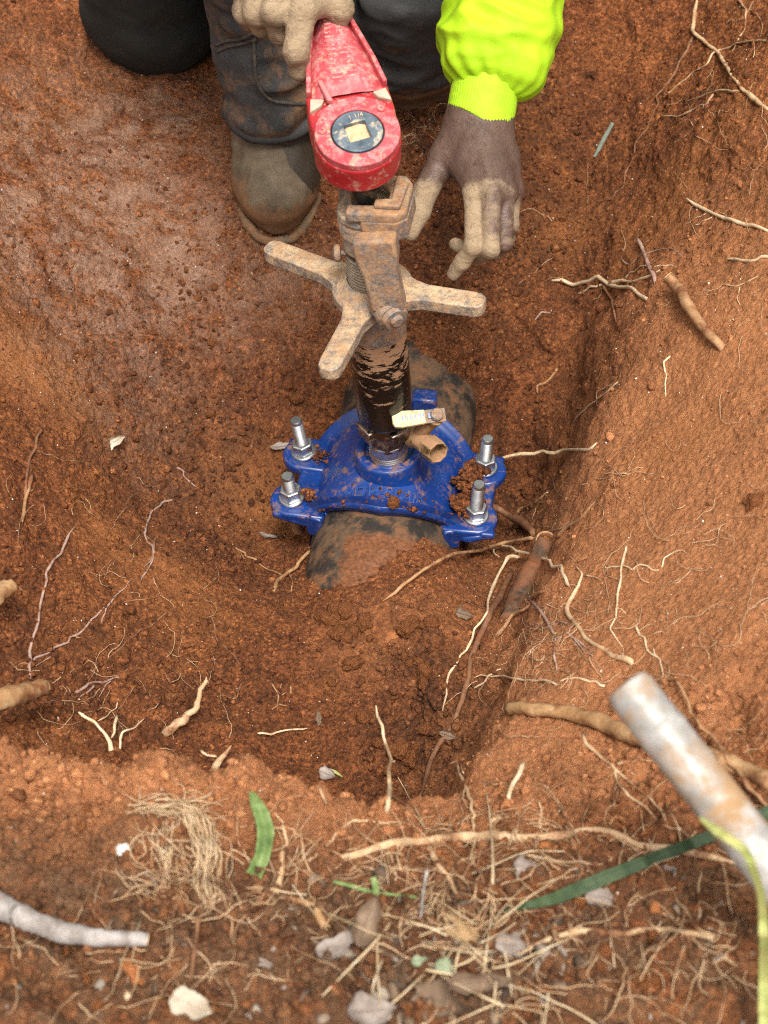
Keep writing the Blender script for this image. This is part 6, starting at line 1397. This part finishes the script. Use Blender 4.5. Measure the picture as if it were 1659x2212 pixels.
V, F = strands(460, [(1000, 2050, 160, 90), (950, 1950, 160, 60), (400, 1900, 60, 80), (350, 2050, 200, 80), (1400, 2050, 160, 90), (1100, 1800, 250, 30), (700, 1900, 150, 60)], (50, 200), .00055, 4, .016, curl=.30)
o = link("fine_dry_roots", mesh_np("fine_dry_roots", V, F), M_ROOT['pale']); o['kind'] = 'stuff'; o['label'] = 'matted dry rootlets over the near rim'
V, F = strands(40, [(960, 2060, 140, 80), (900, 2000, 120, 60), (1050, 2150, 150, 40)], (70, 260), .0009, 6, .030, curl=.07)
o = link("dry_straw", mesh_np("dry_straw", V, F), leafmat("dry_straw", (.42, .28, .14), (.62, .46, .27), (.78, .66, .46))); o['kind'] = 'stuff'; o['label'] = 'dry straw and grass stalks in the litter heap'
def bundle(path, n, jit, rad, seed, rise, sides=4):
    r = np.random.default_rng(seed); VV = []; FF = []; o = 0; P = np.array(path, float)
    for k in range(n):
        a, b = sorted(r.choice(len(P), 2, replace=False)); b = max(b, min(a + 2, len(P) - 1)); a = min(a, b - 1)
        q = P[a:b + 1] + r.normal(size=(b + 1 - a, 2)) * jit + r.normal(size=2) * jit; C = catmull(np.column_stack([q, np.zeros(len(q))]), 9)
        C[:, :2] += np.cumsum(r.normal(size=(len(C), 2)) * 1.2, 0); dd = np.array([hit(u, v)[0] for u, v, _ in C])
        dd = np.minimum(np.convolve(np.pad(dd, 1, 'edge'), [.3, .4, .3], 'valid'), dd); h = rise * r.random() * np.sin(np.linspace(.3, math.pi, len(C)))
        X = np.array([Pd(u, v, d_ - h_ - .0006) for (u, v, _), d_, h_ in zip(C, dd, h)]); Vt, Ft = tube_arrays(X, np.linspace(1, .5, len(C)) * rad * r.uniform(.5, 1.5), sides, False); VV.append(Vt); FF.append(np.array(Ft) + o); o += len(Vt)
    return np.vstack(VV), np.vstack(FF)
parts_ = [bundle([(338, 1742), (372, 1738), (408, 1752), (432, 1795), (446, 1850), (440, 1905), (452, 1965)], 46, 8, .0006, 21, .024), bundle([(352, 1780), (345, 1830), (352, 1880), (340, 1925)], 12, 9, .0004, 22, .012),
          bundle([(300, 1748), (345, 1738), (392, 1742), (425, 1730), (462, 1738)], 22, 9, .00045, 23, .02), strands(60, [(392, 1768, 34, 24), (425, 1850, 26, 44)], (25, 90), .00042, 9, .02, curl=.3), bundle([(392, 1752), (440, 1768), (470, 1800), (466, 1850)], 12, 8, .00045, 25, .014)]
V, F = merge([(p[0], p[1]) for p in parts_])
o = link("fibre_tuft", mesh_np("fibre_tuft", V, F), root_mat("dry_fibre", (.46, .29, .15), (.62, .44, .26), (.76, .60, .40), .85)); tag(o, "bushy tuft of pale dry root fibres on the near left rim", "root tuft")

# shreds of dead leaf trodden into the topsoil
rr = np.random.default_rng(77); V = []; F = []; o_ = 0
for k in range(330):
    u, v = (rr.normal(960, 150), rr.normal(2070, 85)) if k < 230 else (rr.uniform(0, 1659), rr.uniform(1850, 2240))
    dd, nn = hit(u, v); p = Pd(u, v, dd - .0015); X_, Y_, Z_ = frame(unit(nn + .5 * rr.normal(size=3))); s = .002 + .008 * rr.random() ** 2
    q = ICO_V * (1 + .28 * rr.normal(size=(12, 1))) * [s, s * rr.uniform(.4, .8), .0005]; q[:, 2] += 25 * q[:, 0] ** 2 * rr.uniform(-.6, 1); V.append(p + q[:, :1] * X_ + q[:, 1:2] * Y_ + q[:, 2:] * Z_); F.append(ICO_F + o_); o_ += 12
def _litter():
    t = NT("leaf_shreds"); g = t.n('ShaderNodeNewGeometry'); c = t.ramp(g.outputs['Random Per Island'], [(0, (.05, .03, .018)), (.35, (.13, .08, .045)), (.6, (.25, .17, .105)), (.9, (.25, .20, .16)), (1, (.38, .31, .23))])
    return t.fin(c, .85, 0, t.bump(t.noise(200, 5), .3, .001))
o = link("leaf_litter", mesh_np("leaf_litter", np.vstack(V), np.vstack(F), False), _litter()); o['kind'] = 'stuff'; o['label'] = 'shreds of brown and grey dead leaf in the topsoil of the near rim'
